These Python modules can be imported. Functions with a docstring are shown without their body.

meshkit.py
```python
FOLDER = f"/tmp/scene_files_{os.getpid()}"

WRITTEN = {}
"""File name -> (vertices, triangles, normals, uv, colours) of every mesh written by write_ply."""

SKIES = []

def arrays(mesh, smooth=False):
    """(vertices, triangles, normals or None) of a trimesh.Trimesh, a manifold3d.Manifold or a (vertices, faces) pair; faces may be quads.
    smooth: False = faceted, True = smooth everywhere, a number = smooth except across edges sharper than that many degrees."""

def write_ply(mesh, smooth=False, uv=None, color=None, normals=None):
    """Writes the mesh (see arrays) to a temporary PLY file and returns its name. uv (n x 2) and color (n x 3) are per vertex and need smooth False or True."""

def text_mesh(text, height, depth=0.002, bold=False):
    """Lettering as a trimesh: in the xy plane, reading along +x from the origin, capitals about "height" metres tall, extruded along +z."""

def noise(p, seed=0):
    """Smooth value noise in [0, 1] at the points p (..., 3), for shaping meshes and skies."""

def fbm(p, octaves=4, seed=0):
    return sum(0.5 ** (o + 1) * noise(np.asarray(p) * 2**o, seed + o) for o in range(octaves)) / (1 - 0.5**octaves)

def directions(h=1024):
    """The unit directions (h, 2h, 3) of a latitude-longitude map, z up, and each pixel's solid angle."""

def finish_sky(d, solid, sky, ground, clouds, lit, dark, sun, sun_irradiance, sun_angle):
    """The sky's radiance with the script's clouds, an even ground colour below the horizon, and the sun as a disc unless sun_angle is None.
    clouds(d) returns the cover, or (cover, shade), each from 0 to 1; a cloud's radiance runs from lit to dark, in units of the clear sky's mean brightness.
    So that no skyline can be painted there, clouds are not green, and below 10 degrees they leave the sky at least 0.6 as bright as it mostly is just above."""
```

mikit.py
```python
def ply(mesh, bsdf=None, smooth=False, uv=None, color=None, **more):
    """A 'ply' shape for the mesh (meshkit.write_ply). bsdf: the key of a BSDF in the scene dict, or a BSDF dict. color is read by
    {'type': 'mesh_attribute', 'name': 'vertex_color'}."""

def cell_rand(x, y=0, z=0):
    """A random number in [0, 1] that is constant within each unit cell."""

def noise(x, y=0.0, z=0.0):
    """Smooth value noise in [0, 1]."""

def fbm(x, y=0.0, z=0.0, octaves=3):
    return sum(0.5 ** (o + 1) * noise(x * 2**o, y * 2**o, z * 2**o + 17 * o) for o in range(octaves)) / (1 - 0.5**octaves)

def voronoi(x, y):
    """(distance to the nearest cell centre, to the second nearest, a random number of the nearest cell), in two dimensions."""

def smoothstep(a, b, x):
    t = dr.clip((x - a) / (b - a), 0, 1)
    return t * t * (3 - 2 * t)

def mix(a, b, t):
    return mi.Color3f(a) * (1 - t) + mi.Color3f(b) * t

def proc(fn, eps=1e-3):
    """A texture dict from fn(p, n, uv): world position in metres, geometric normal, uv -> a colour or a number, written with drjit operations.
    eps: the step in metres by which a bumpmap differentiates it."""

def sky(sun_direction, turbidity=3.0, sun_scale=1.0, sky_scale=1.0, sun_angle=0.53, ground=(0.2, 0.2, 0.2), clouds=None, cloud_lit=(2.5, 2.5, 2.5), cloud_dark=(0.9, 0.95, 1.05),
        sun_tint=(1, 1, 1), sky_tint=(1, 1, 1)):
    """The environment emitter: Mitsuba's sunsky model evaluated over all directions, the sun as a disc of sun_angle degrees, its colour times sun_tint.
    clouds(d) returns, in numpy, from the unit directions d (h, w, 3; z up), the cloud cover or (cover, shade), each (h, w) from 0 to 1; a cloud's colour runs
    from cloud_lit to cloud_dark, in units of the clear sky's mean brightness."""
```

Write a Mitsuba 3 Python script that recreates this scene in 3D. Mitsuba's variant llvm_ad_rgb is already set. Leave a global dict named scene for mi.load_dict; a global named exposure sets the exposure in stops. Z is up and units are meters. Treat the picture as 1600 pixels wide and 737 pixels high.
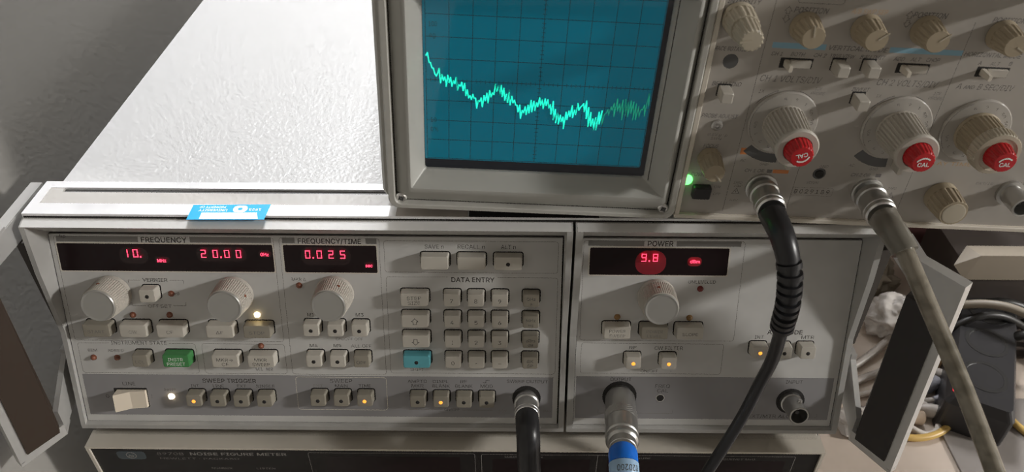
import math
import numpy as np
import trimesh
import drjit as dr
import mitsuba as mi
import mikit
from mikit import proc, noise, fbm, smoothstep, mix
import meshkit

T = mi.ScalarTransform4f
scene, labels = {}, {}
exposure = 0.0

# ------------------------------------------------------------------ camera
# World: metres, x right along the instruments, y into the stack, z up. Builders work in millimetres.
CAM = np.array([240.848, -275.126, 362.330]) / 1000
RIGHT = np.array([0.999967, 0.004257, 0.006967])
DOWN = np.array([0.008089, -0.632547, -0.774479])
FWD = np.array([0.00111, 0.77451, -0.632561])
FOCAL = 1225.0
cam = np.eye(4)
cam[:3, 0], cam[:3, 1], cam[:3, 2], cam[:3, 3] = -RIGHT, -DOWN, FWD, CAM
scene['camera'] = {'type': 'thinlens', 'to_world': T(cam.tolist()), 'fov': math.degrees(2 * math.atan(800 / FOCAL)), 'fov_axis': 'x',
                   'aperture_radius': 0.0009, 'focus_distance': 0.43, 'near_clip': 0.01, 'far_clip': 50.0}

# ------------------------------------------------------------------ light: two fluorescent ceiling fixtures (built below)
KEY_POS, KEY_POWER = (3.75, -0.85, 1.50), (500.0, 488.0, 471.0)      # row of lamps to the right of the bench
BACK_POS, BACK_POWER = (0.25, 1.30, 1.52), (66.0, 66.5, 68.0)    # row of lamps beyond the bench
scene['ambient'] = {'type': 'constant', 'radiance': {'type': 'rgb', 'value': [0.02, 0.02, 0.02]}, 'sampling_weight': 0.05}


# ------------------------------------------------------------------ materials
def rgb(*c):
    return {'type': 'rgb', 'value': list(c)}


def mat(name, color, rough=0.5, metallic=0.0, spec=0.5, **more):
    scene[name] = {'type': 'twosided', 'bsdf': {'type': 'principled', 'base_color': color if isinstance(color, dict) else rgb(*color), 'roughness': rough, 'metallic': metallic, 'specular': spec, **more}}
    return name


def bumped(name, color, rough, height, fn, metallic=0.0, spec=0.5):
    scene[name] = {'type': 'twosided', 'bsdf': {'type': 'bumpmap', 'arbitrary': proc(fn, eps=1e-4), 'scale': height,
                   'bsdf': {'type': 'principled', 'base_color': color if isinstance(color, dict) else rgb(*color), 'roughness': rough, 'metallic': metallic, 'specular': spec}}}
    return name


def vinyl_grain(p, n, uv):
    q = p * 720.0
    return smoothstep(0.3, 0.7, noise(q.x, q.y, q.z))


def wall_grain(p, n, uv):
    q = p * 420.0
    return fbm(q.x, q.y, q.z, octaves=2)


def fine_grain(p, n, uv):
    q = p * 1500.0
    return noise(q.x, q.y, q.z)


def panel_colour(p, n, uv):
    q = p * 90.0
    return mix([0.44, 0.435, 0.42], [0.50, 0.495, 0.48], fbm(q.x, q.y, q.z, octaves=3))


def casting_colour(p, n, uv):
    q = p * 60.0
    return mix([0.31, 0.305, 0.29], [0.37, 0.365, 0.35], fbm(q.x, q.y, q.z, octaves=3))


def alu_colour(p, n, uv):
    q = p * 55.0
    return mix([0.74, 0.74, 0.75], [0.86, 0.86, 0.87], smoothstep(0.3, 0.6, fbm(q.x, q.y, q.z, octaves=3)))


def scope_panel_colour(p, n, uv):
    q = p * 70.0
    return mix([0.31, 0.29, 0.26], [0.36, 0.335, 0.305], fbm(q.x, q.y, q.z, octaves=3))


def bench_colour(p, n, uv):
    q = p * 18.0
    return mix([0.42, 0.35, 0.29], [0.56, 0.48, 0.41], fbm(q.x, q.y, q.z, octaves=4))


def probe_colour(p, n, uv):
    q = p * 160.0
    return mix([0.13, 0.115, 0.085], [0.24, 0.215, 0.17], smoothstep(0.3, 0.7, fbm(q.x, q.y, q.z, octaves=3)))


bumped('vinyl_grey', (0.50, 0.50, 0.495), 0.36, 0.00014, vinyl_grain)
bumped('wall_paint', (0.26, 0.25, 0.23), 0.7, 0.00012, wall_grain)
bumped('bevel_grain', (0.70, 0.695, 0.68), 0.5, 0.00004, fine_grain, 0.4)
bumped('trim_vinyl', (0.44, 0.425, 0.40), 0.4, 0.00009, vinyl_grain)
mat('panel_paint', proc(panel_colour), 0.5)
mat('casting_paint', proc(casting_colour), 0.45)
mat('grey_zone_paint', (0.235, 0.23, 0.235), 0.5)
mat('header_paint', (0.17, 0.165, 0.155), 0.5)
mat('aluminium', proc(alu_colour), 0.36, 0.4)
mat('dark_gap', (0.012, 0.011, 0.010), 0.7)
mat('ink_dark', (0.055, 0.05, 0.047), 0.6)
mat('ink_mid', (0.13, 0.12, 0.115), 0.6)
mat('ink_line', (0.20, 0.19, 0.18), 0.6)
mat('ink_white', (0.72, 0.72, 0.70), 0.5)
mat('logo_plate', (0.040, 0.055, 0.065), 0.4)
mat('ink_dim_white', (0.16, 0.15, 0.14), 0.6)
mat('key_beige', (0.44, 0.415, 0.365), 0.42)
mat('key_taupe', (0.235, 0.215, 0.175), 0.42)
mat('key_green', (0.045, 0.20, 0.06), 0.42)
mat('key_teal', (0.09, 0.33, 0.38), 0.42)
mat('knob_plastic', (0.40, 0.375, 0.33), 0.38)
mat('knob_cap', (0.36, 0.355, 0.335), 0.3, 0.5)
mat('display_black', (0.010, 0.004, 0.005), 0.25, 0.0, 0.25)
mat('display_backplate', (0.012, 0.003, 0.004), 0.4)
mat('display_diffuser', (0.20, 0.003, 0.012), 0.6)
mat('led_brown', (0.19, 0.07, 0.04), 0.25)
mat('led_red_dark', (0.16, 0.018, 0.015), 0.25)
mat('led_amber_off', (0.25, 0.14, 0.05), 0.25)
mat('steel', (0.74, 0.735, 0.72), 0.25, 1.0)
mat('nickel_worn', (0.54, 0.535, 0.515), 0.33, 0.95)
mat('black_rubber', (0.014, 0.014, 0.016), 0.35)
mat('black_plastic', (0.018, 0.017, 0.018), 0.4)
mat('meter_black', (0.009, 0.008, 0.008), 0.4, 0.0, 0.3)
mat('meter_trim', (0.43, 0.40, 0.345), 0.45)
mat('side_grey', (0.19, 0.19, 0.19), 0.5)
mat('grip_brown', (0.030, 0.018, 0.011), 0.5)
mat('grip_dark', (0.014, 0.011, 0.010), 0.5)
mat('handle_metal', (0.50, 0.495, 0.48), 0.38, 0.5)
mat('rail_dark', (0.055, 0.048, 0.042), 0.5)
mat('sticker_blue', (0.02, 0.38, 0.72), 0.35)
mat('sticker_white', (0.82, 0.82, 0.80), 0.35)
mat('blue_sleeve', (0.01, 0.14, 0.60), 0.28)
mat('label_blue', (0.30, 0.46, 0.64), 0.35)
mat('cream_plastic', (0.62, 0.55, 0.45), 0.4)
mat('scope_paint', proc(scope_panel_colour), 0.45)
mat('scope_casting', (0.40, 0.395, 0.365), 0.42)
mat('scope_insert', (0.36, 0.36, 0.335), 0.36)
mat('scope_trim', (0.54, 0.50, 0.43), 0.38)
mat('scope_knob', (0.38, 0.34, 0.265), 0.38)
mat('scope_knob_tan', (0.30, 0.25, 0.175), 0.38)
mat('scope_grey_knob', (0.40, 0.375, 0.33), 0.38)
mat('knob_red', (0.42, 0.012, 0.016), 0.28)
mat('band_blue', (0.20, 0.36, 0.46), 0.5)
mat('orange_print', (0.52, 0.19, 0.06), 0.5)
mat('brown_print', (0.38, 0.24, 0.12), 0.5)
mat('slot_grey', (0.075, 0.075, 0.075), 0.5)
mat('clear_skirt', (0.33, 0.31, 0.28), 0.15, clearcoat=0.8)
mat('tube_navy', (0.004, 0.010, 0.022), 0.3)
mat('graticule_ink', (0.002, 0.018, 0.026), 0.6)
mat('probe_sheath', proc(probe_colour), 0.22)
mat('probe_sleeve', (0.155, 0.145, 0.12), 0.22)
mat('bench_top', proc(bench_colour), 0.55)
mat('room_white', (0.55, 0.54, 0.52), 0.8)
mat('room_wall', (0.24, 0.225, 0.205), 0.8)
mat('room_floor', (0.12, 0.11, 0.10), 0.6)
mat('shade_brown', (0.06, 0.042, 0.032), 0.6)  # tone of the bench shade, laid down as a flat board
mat('box_beige', (0.21, 0.18, 0.14), 0.5)
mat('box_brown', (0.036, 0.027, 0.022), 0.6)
mat('box_maroon', (0.055, 0.016, 0.015), 0.6)
mat('plug_grey', (0.20, 0.20, 0.22), 0.4)
mat('cable_grey', (0.30, 0.27, 0.24), 0.45)
mat('cable_black', (0.014, 0.013, 0.012), 0.45)
mat('cable_yellow', (0.50, 0.33, 0.10), 0.4)
mat('bag_white', (0.46, 0.43, 0.40), 0.4)
mat('connector_white', (0.50, 0.46, 0.42), 0.4)
mat('cardboard', (0.42, 0.27, 0.15), 0.7)
mat('cardboard_pale', (0.44, 0.34, 0.25), 0.7)
mat('wrapper_red', (0.60, 0.08, 0.04), 0.4)
mat('mat_grey', (0.20, 0.18, 0.165), 0.6)
scene['crt_face'] = {'type': 'twosided', 'bsdf': {'type': 'principled', 'base_color': rgb(0.002, 0.20, 0.30), 'roughness': 0.5, 'specular': 0.08}}
scene['clear_pane'] = {'type': 'thindielectric', 'int_ior': 1.4}


def glow(*c, w=0.02):
    return {'type': 'area', 'radiance': rgb(*c), 'sampling_weight': w}


# ------------------------------------------------------------------ frames (millimetres to world)
def frame(ex, ey, ez, org):
    m = np.eye(4)
    m[:3, 0], m[:3, 1], m[:3, 2], m[:3, 3] = np.array(ex) * .001, np.array(ey) * .001, np.array(ez) * .001, np.array(org) * .001
    return m


WORLD = frame((1, 0, 0), (0, 1, 0), (0, 0, 1), (0, 0, 0))
TILT = math.radians(18.537)
ST, CT = math.sin(TILT), math.cos(TILT)
PANEL = frame((1, 0, 0), (0, ST, CT), (0, -CT, ST), (0, 0, 0))              # x along, y up the sloping panel, z out of it
SU, SD, SV = (0.999144, -0.000954, -0.041345), (-0.000604, 0.99929, -0.03766), (0.041352, 0.037653, 0.998435)
SCOPE = frame(SU, SV, [-c for c in SD], (201.307, 32.969, 157.548))         # origin: lower left corner of the graticule


def at(f, x=0, y=0, z=0, rot=0):
    m = np.eye(4)
    c, s = math.cos(math.radians(rot)), math.sin(math.radians(rot))
    m[:2, :2], m[:3, 3] = [[c, -s], [s, c]], (x, y, z)
    return f @ m


def panel_point(x, s, h=0):
    return np.array([x, s * ST - h * CT, s * CT + h * ST])


def scope_point(u, v, h=0):
    return (SCOPE @ np.array([u, v, h, 1]))[:3] * 1000


# ------------------------------------------------------------------ mesh builders (millimetres)
def box(x0, x1, y0, y1, z0, z1):
    m = trimesh.creation.box((x1 - x0, y1 - y0, z1 - z0))
    m.apply_translation(((x0 + x1) / 2, (y0 + y1) / 2, (z0 + z1) / 2))
    return m


def rrect(w, h, r, n=4, cx=0.0, cy=0.0):
    r = min(r, w / 2 - 1e-3, h / 2 - 1e-3)
    pts = []
    for k, (sx, sy) in enumerate(((1, 1), (-1, 1), (-1, -1), (1, -1))):
        for j in range(n + 1):
            a = (k + j / n) * math.pi / 2
            pts.append((cx + sx * (w / 2 - r) + r * math.cos(a), cy + sy * (h / 2 - r) + r * math.sin(a)))
    return np.array(pts)


def loft(rings, caps=(True, True), close=False):
    """rings: list of (n,3) arrays with equal n, counter-clockwise seen from +z when going up."""
    n = len(rings[0])
    v = np.vstack(rings)
    f = []
    pairs = [(k, k + 1) for k in range(len(rings) - 1)] + ([(len(rings) - 1, 0)] if close else [])
    for a, b in pairs:
        for i in range(n):
            j = (i + 1) % n
            f += [[a * n + i, a * n + j, b * n + j], [a * n + i, b * n + j, b * n + i]]
    if not close:
        for end, k in ((0, 0), (1, len(rings) - 1)):
            if caps[end]:
                c = len(v)
                v = np.vstack([v, v[k * n:(k + 1) * n].mean(0)])
                for i in range(n):
                    j = (i + 1) % n
                    f.append([c, k * n + j, k * n + i] if end == 0 else [c, k * n + i, k * n + j])
    return trimesh.Trimesh(v, np.array(f), process=False)


def flat(p2, z):
    return np.column_stack([p2, np.full(len(p2), float(z))])


def rbox(x0, x1, y0, y1, z0, z1, r=1.0, b=0.4):
    """Rounded-corner block with bevelled rims, z the extrusion."""
    w, h, cx, cy = x1 - x0, y1 - y0, (x0 + x1) / 2, (y0 + y1) / 2
    a, c = rrect(w, h, r, cx=cx, cy=cy), rrect(w - 2 * b, h - 2 * b, max(r - b, .05), cx=cx, cy=cy)
    return loft([flat(c, z0), flat(a, z0 + b), flat(a, z1 - b), flat(c, z1)])


def lathe(profile, n=28, flutes=0, depth=0.0, fl=(0, 0)):
    """profile: (r, z) pairs from bottom to top; vertices between z = fl get flutes cut in."""
    per = n if not flutes else flutes * 4
    a = np.arange(per) * 2 * math.pi / per
    rings = []
    for r, z in profile:
        rr = np.full(per, float(r))
        if flutes and fl[0] <= z <= fl[1]:
            rr = rr - depth * ((np.arange(per) % 4) < 2)
        rings.append(np.column_stack([rr * np.cos(a), rr * np.sin(a), np.full(per, float(z))]))
    return loft(rings)


def ringmesh(p_out, p_in, z):
    """A flat printed outline between two loops of equal length."""
    n = len(p_out)
    v = np.vstack([flat(p_out, z), flat(p_in, z)])
    f = []
    for i in range(n):
        j = (i + 1) % n
        f += [[i, j, n + j], [i, n + j, n + i]]
    return trimesh.Trimesh(v, np.array(f), process=False)


def outline(x0, x1, y0, y1, r=1.6, w=0.22, z=0.06):
    cx, cy = (x0 + x1) / 2, (y0 + y1) / 2
    return ringmesh(rrect(x1 - x0, y1 - y0, r, cx=cx, cy=cy), rrect(x1 - x0 - 2 * w, y1 - y0 - 2 * w, r - w, cx=cx, cy=cy), z)


def arcband(cx, cy, r0, r1, a0, a1, z0, z1, n=16):
    a = np.radians(np.linspace(a0, a1, n))
    o, i = np.column_stack([cx + r1 * np.cos(a), cy + r1 * np.sin(a)]), np.column_stack([cx + r0 * np.cos(a), cy + r0 * np.sin(a)])
    loop = np.vstack([o, i[::-1]])
    from shapely.geometry import Polygon
    m = trimesh.creation.extrude_polygon(Polygon(loop), z1 - z0, engine='earcut')
    m.apply_translation((0, 0, z0))
    return m


def prism_x(profile_yz, x0, x1):
    """Extrude a (y, z) polygon along x."""
    from shapely.geometry import Polygon
    m = trimesh.creation.extrude_polygon(Polygon(profile_yz), x1 - x0, engine='earcut')
    v = m.vertices
    m.vertices = np.column_stack([v[:, 2] + x0, v[:, 0], v[:, 1]])
    return m


def spline(points, n=60):
    from scipy.interpolate import CubicSpline
    p = np.asarray(points, float)
    d = np.r_[0, np.cumsum(np.linalg.norm(np.diff(p, axis=0), axis=1) ** 0.5)]
    return CubicSpline(d, p)(np.linspace(0, d[-1], n))


def tube(points, radius, sides=14):
    p = np.asarray(points, float)
    r = np.broadcast_to(radius, (len(p),))
    t = np.gradient(p, axis=0)
    t /= np.linalg.norm(t, axis=1, keepdims=True)
    a = np.cross(t[0], [0.31, 0.9, 0.27])
    rings = []
    ang = np.arange(sides) * 2 * math.pi / sides
    for k in range(len(p)):
        a = a - t[k] * (a @ t[k])
        a /= np.linalg.norm(a)
        b = np.cross(t[k], a)
        rings.append(p[k] + r[k] * (np.cos(ang)[:, None] * a + np.sin(ang)[:, None] * b))
    return loft(rings)


def align(mesh, origin, axis):
    """Stand a lathe (axis +z) on origin along axis."""
    z = np.asarray(axis, float) / np.linalg.norm(axis)
    x = np.cross([0, 1, 0.2], z)
    x /= np.linalg.norm(x)
    m = np.eye(4)
    m[:3, 0], m[:3, 1], m[:3, 2], m[:3, 3] = x, np.cross(z, x), z, origin
    out = mesh.copy()
    out.apply_transform(m)
    return out


def join(*ms):
    return trimesh.util.concatenate([m for m in ms if m is not None])


TEXT_CACHE = {}


def text(s, cx, cy, width=None, height=2.0, z=0.06, slant=0.0, rot=0, bold=False, depth=0.05):
    key = (s, bold)
    if key not in TEXT_CACHE:
        m = meshkit.text_mesh(s, 10.0, 1.0, bold)
        top = m.faces[m.face_normals[:, 2] > 0.5]                      # printed: the upper face only
        TEXT_CACHE[key] = trimesh.Trimesh(m.vertices, top, process=False)
        TEXT_CACHE[key].remove_unreferenced_vertices()
    v = TEXT_CACHE[key].vertices.copy()
    lo, hi = v.min(0), v.max(0)
    v[:, 0] -= (lo[0] + hi[0]) / 2
    v[:, 1] -= 5.0
    sx = (width / (hi[0] - lo[0])) if width else height / 10 * 1.1
    v[:, 0] *= sx
    v[:, 1] *= height / 10
    v[:, 0] += slant * v[:, 1]
    c, q = math.cos(math.radians(rot)), math.sin(math.radians(rot))
    x, y = v[:, 0] * c - v[:, 1] * q, v[:, 0] * q + v[:, 1] * c
    return trimesh.Trimesh(np.column_stack([x + cx, y + cy, np.full(len(v), float(z))]), TEXT_CACHE[key].faces, process=False)


PLY = {}


def put(key, mesh, bsdf, f=WORLD, smooth=False, emitter=None, **lab):
    """One entry of the scene; a mesh given as a str re-uses the mesh remembered under that name."""
    if key in scene:
        k = 1
        while f'{key}_{k:03d}' in scene:
            k += 1
        key = f'{key}_{k:03d}'
    if isinstance(mesh, tuple):
        name, build = mesh
        if name not in PLY:
            PLY[name] = mikit.ply(build(), None, smooth)
        d = dict(PLY[name])
    else:
        d = mikit.ply(mesh, None, smooth)
    d['bsdf'] = {'type': 'ref', 'id': bsdf}
    d['to_world'] = T(f.tolist())
    if emitter:
        d['emitter'] = emitter
    scene[key] = d
    if lab:
        labels[key] = dict(lab)
    return key


USED = {}


def name(key):
    """A numbered key for a thing or part that has no mesh of its own."""
    USED[key] = USED.get(key, -1) + 1
    return key if USED[key] == 0 else f'{key}_{USED[key]:03d}'


def thing(key, label, category, group=None):
    labels[key] = {'label': label, 'category': category}
    if group:
        labels[key]['group'] = group
    return key


def struct(key, mesh, bsdf, label):
    put(key, mesh, bsdf, WORLD)
    labels[key] = {'label': label, 'kind': 'structure'}


# ------------------------------------------------------------------ the room
def room():
    x0, x1, y0, y1, z0, z1 = -34, 4600, -3400, 2300, -920, 1600
    struct('wall_left', box(x0 - 60, x0, y0, y1, z0, z1), 'wall_paint', 'grey stippled wall close beside the left side of the instruments')
    struct('wall_right', box(x1, x1 + 60, y0, y1, z0, z1), 'room_wall', 'plain pale wall at the far right of the room')
    struct('wall_back', box(x0, x1, y1, y1 + 60, z0, z1), 'room_wall', 'plain pale wall beyond the bench')
    struct('wall_front', box(x0, x1, y0 - 60, y0, z0, z1), 'room_wall', 'plain pale wall behind the photographer')
    struct('floor', box(x0 - 60, x1 + 60, y0 - 60, y1 + 60, z0 - 40, z0), 'room_floor', 'dark room floor under the bench')
    struct('ceiling', box(x0 - 60, x1 + 60, y0 - 60, y1 + 60, z1, z1 + 40), 'room_white', 'white ceiling that carries the lamps')
    scene['glow_white'] = {'type': 'diffuse', 'reflectance': rgb(0.7, 0.7, 0.7)}
    for (x, y, z), c, w, d, lab in ((KEY_POS, KEY_POWER, 620, 300, 'fluorescent ceiling light to the right of the bench'),
                                    (BACK_POS, BACK_POWER, 500, 600, 'fluorescent ceiling light above the back of the bench')):
        k = thing(name('ceiling_light'), lab, 'ceiling light', 'ceiling lights of the room')
        f = at(WORLD, x * 1000, y * 1000, z * 1000)
        put(k + '__housing', join(box(-w / 2 - 30, w / 2 + 30, -d / 2 - 30, d / 2 + 30, 20, (1.6 - z) * 1000), box(-w / 2 - 30, -w / 2, -d / 2 - 30, d / 2 + 30, -6, 20), box(w / 2, w / 2 + 30, -d / 2 - 30, d / 2 + 30, -6, 20),
                                  box(-w / 2, w / 2, -d / 2 - 30, -d / 2, -6, 20), box(-w / 2, w / 2, d / 2, d / 2 + 30, -6, 20)), 'room_white', f)
        q = trimesh.Trimesh([[-w / 2, -d / 2, 0], [w / 2, -d / 2, 0], [w / 2, d / 2, 0], [-w / 2, d / 2, 0]], [[0, 2, 1], [0, 3, 2]], process=False)
        put(k + '__diffuser', q, 'glow_white', f, emitter=glow(*c, w=3.0))


room()
BENCH = -158.0


def bench():
    k = thing('workbench', 'pale beige workbench top under the instrument stack', 'workbench')
    put(k + '__worktop', box(-30, 1500, -60, 620, BENCH - 30, BENCH), 'bench_top')
    for x in (0, 1440):
        for y in (-40, 560):
            put(k + '__leg', box(x, x + 50, y, y + 50, -920, BENCH - 30), 'side_grey')


bench()


# ------------------------------------------------------------------ the sweep oscillator
SWEEPER = thing('sweep_oscillator', 'light grey rack instrument with red digit displays and sloping key panel', 'test instrument')
PLUGIN = thing('power_plug_in', 'plug-in unit with power display in the right bay of the sweep oscillator', 'plug-in unit')


def key_cap(w, h):
    def build():
        return loft([flat(rrect(w, h, 1.0), 0), flat(rrect(w - .5, h - .2, 1.0), 5.2), flat(rrect(w - .9, h - .5, .9), 6.0), flat(rrect(w - 1.5, h - 1.0, .8), 6.2)])
    return build


def key_hole(w, h):
    return lambda: loft([flat(rrect(w + 1.2, h + 1.0, 1.6, cx=.05, cy=.1), 0.0), flat(rrect(w + 1.2, h + 1.0, 1.6, cx=.05, cy=.1), 0.09)], caps=(False, True))


def key(owner, x, s, size='small', tone='key_beige', legend=None, dot=None, f=PANEL, ink='ink_dark', label=None, floor=0.0):
    w, h = {'small': (8.9, 7.5), 'wide': (14.8, 7.6)}[size]
    s += (-1.2 if s < 25 else 0.1 if 60 < s < 62 else -0.5)
    g = at(f, x, s, floor)
    k = put(owner + '__key', ('key_' + size, key_cap(w, h)), tone, g, smooth=40)
    if label:
        labels[k] = {'label': label}
    put(k + '__surround', ('hole_' + size, key_hole(w, h)), 'dark_gap', g)
    if legend:
        lines = [l for l in legend if l]
        ms = []
        for i, (s_, wd, ht) in enumerate(lines):
            yy = -.45 if len(lines) == 1 else (1.0 if i == 0 else -1.75)
            ms.append(text(s_, 0, yy, wd, ht, z=6.26))
        put(k + '__legend', join(*ms), ink, g)
    if dot:
        if dot == 'lit':
            put(k + '__indicator', ('dot', lambda: lathe([(1.05, 5.6), (1.05, 6.3), (.6, 6.5)], 16)), 'led_amber_off', at(g, 0, -.3), smooth=40, emitter=glow(2.2, .56, .06), label='lit amber indicator')
        else:
            put(k + '__indicator', ('dot', lambda: lathe([(1.05, 5.6), (1.05, 6.3), (.6, 6.5)], 16)), 'dark_gap', at(g, 0, -.3), smooth=40)
    return k


def led(owner, x, s, m='led_brown', f=PANEL, emitter=None, r=1.35, label=None):
    k = put(owner + '__indicator_lamp', ('led%.2f' % r, lambda: lathe([(r + .35, 0), (r + .35, .3), (r, .35), (r, 1.0), (r * .72, 1.65), (r * .3, 1.95)], 18)), m, at(f, x, s), smooth=40, emitter=emitter)
    if label:
        labels[k] = {'label': label}
    return k


SEG = {'0': 'abcdef', '1': 'bc', '2': 'abged', '5': 'afgcd', '8': 'abcdefg', '9': 'abfgcd', ' ': ''}


def digit(c, x, y, w=2.6, h=4.4, t=.44, z0=.9, z1=1.3):
    q = {'a': (-w / 2, w / 2, h / 2 - t, h / 2), 'd': (-w / 2, w / 2, -h / 2, -h / 2 + t), 'g': (-w / 2 + t * .5, w / 2 - t * .5, -t / 2, t / 2), 'b': (w / 2 - t, w / 2, .15, h / 2 - .1), 'c': (w / 2 - t, w / 2, -h / 2 + .1, -.15),
         'f': (-w / 2, -w / 2 + t, .15, h / 2 - .1), 'e': (-w / 2, -w / 2 + t, -h / 2 + .1, -.15)}
    return join(*[box(x + q[k][0], x + q[k][1], y + q[k][2], y + q[k][3], z0, z1) for k in SEG[c]])


def point(x, y):
    return box(x - .4, x + .4, y - .4, y + .4, .9, 1.3)


def unit(s, x, y, w):
    m = meshkit.text_mesh(s, 1.7, .35, True)
    lo, hi = m.bounds
    v = m.vertices
    m.vertices = np.column_stack([(v[:, 0] - (lo[0] + hi[0]) / 2) * w / (hi[0] - lo[0]) + x, v[:, 1] + y - .85, v[:, 2] + .9])
    return m


RED = (2.3, .115, .26)


def display(owner, x0, x1, parts, red_area=None, lab=None, back='display_backplate'):
    y0, y1 = 92.8, 108.0
    k = name(owner + '__display')
    labels[k] = {'label': lab}
    put(k + '__window', rbox(x0, x1, y0, y1, -.6, .12, .7, .05), 'display_black', PANEL)
    cx, cy = (x0 + x1) / 2, (y0 + y1) / 2
    put(k + '__border', ringmesh(rrect(x1 - x0 + 1.3, y1 - y0 + 1.3, 1.1, cx=cx, cy=cy), rrect(x1 - x0, y1 - y0, .7, cx=cx, cy=cy), .09), 'scope_trim', PANEL)
    for a, b, c, d in red_area or []:
        put(k + '__backplate', loft([flat(rrect(b - a, d - c, min(b - a, d - c) * .45, 6, (a + b) / 2, (c + d) / 2), .13), flat(rrect(b - a, d - c, min(b - a, d - c) * .45, 6, (a + b) / 2, (c + d) / 2), .17)]), back, PANEL)
    put(k + '__digits', join(*parts), 'display_backplate', PANEL, emitter=glow(*RED), label='lit red digits and unit')
    return k


def knurled_knob(owner, x, s, f=PANEL, dimple=60, r=10.2):
    k = name(owner + '__tuning_knob')
    g = at(f, x, s)
    n = 54
    put(k + '__body', ('tuning_knob', lambda: lathe([(r - .4, .2), (r, .6), (r, 3.4), (r - .1, 3.5), (r - .9, 14.4), (r - 1.3, 15.4), (r - 2.2, 15.8)], flutes=n, depth=.32, fl=(3.45, 14.5))), 'knob_plastic', g, smooth=30)
    put(k + '__cap', ('tuning_cap', lambda: lathe([(r - 2.1, 15.2), (r - 1.5, 15.9), (r - 1.9, 16.5), (r - 2.6, 16.3), (r - 3.0, 16.2), (.3, 16.3)], 40)), 'knob_cap', g, smooth=35, label='grey metallic cap with a bright rim')
    d = math.radians(dimple)
    put(k + '__dimple', lathe([(.85, 0), (.85, .5), (.3, .6)], 12).apply_transform(trimesh.transformations.translation_matrix(((r - 1.0) * math.cos(d), (r - 1.0) * math.sin(d), 9.5)) @ trimesh.transformations.rotation_matrix(math.pi / 2, (-math.sin(d), math.cos(d), 0))), 'led_brown', g)
    return k


def side_wall(x0, x1):
    """Side wall of a module casting: follows the panel below, upright above the kink."""
    prof = [(-2.6, -2.4), (-2.4, .6), (15.8, 55.5), (18.6, 95), (22.6, 122), (27, 123.6), (28.4, 123.6), (28.4, 117.8), (56, 117.8), (56, -2.2)]
    return prism_x(prof, x0, x1)


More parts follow.
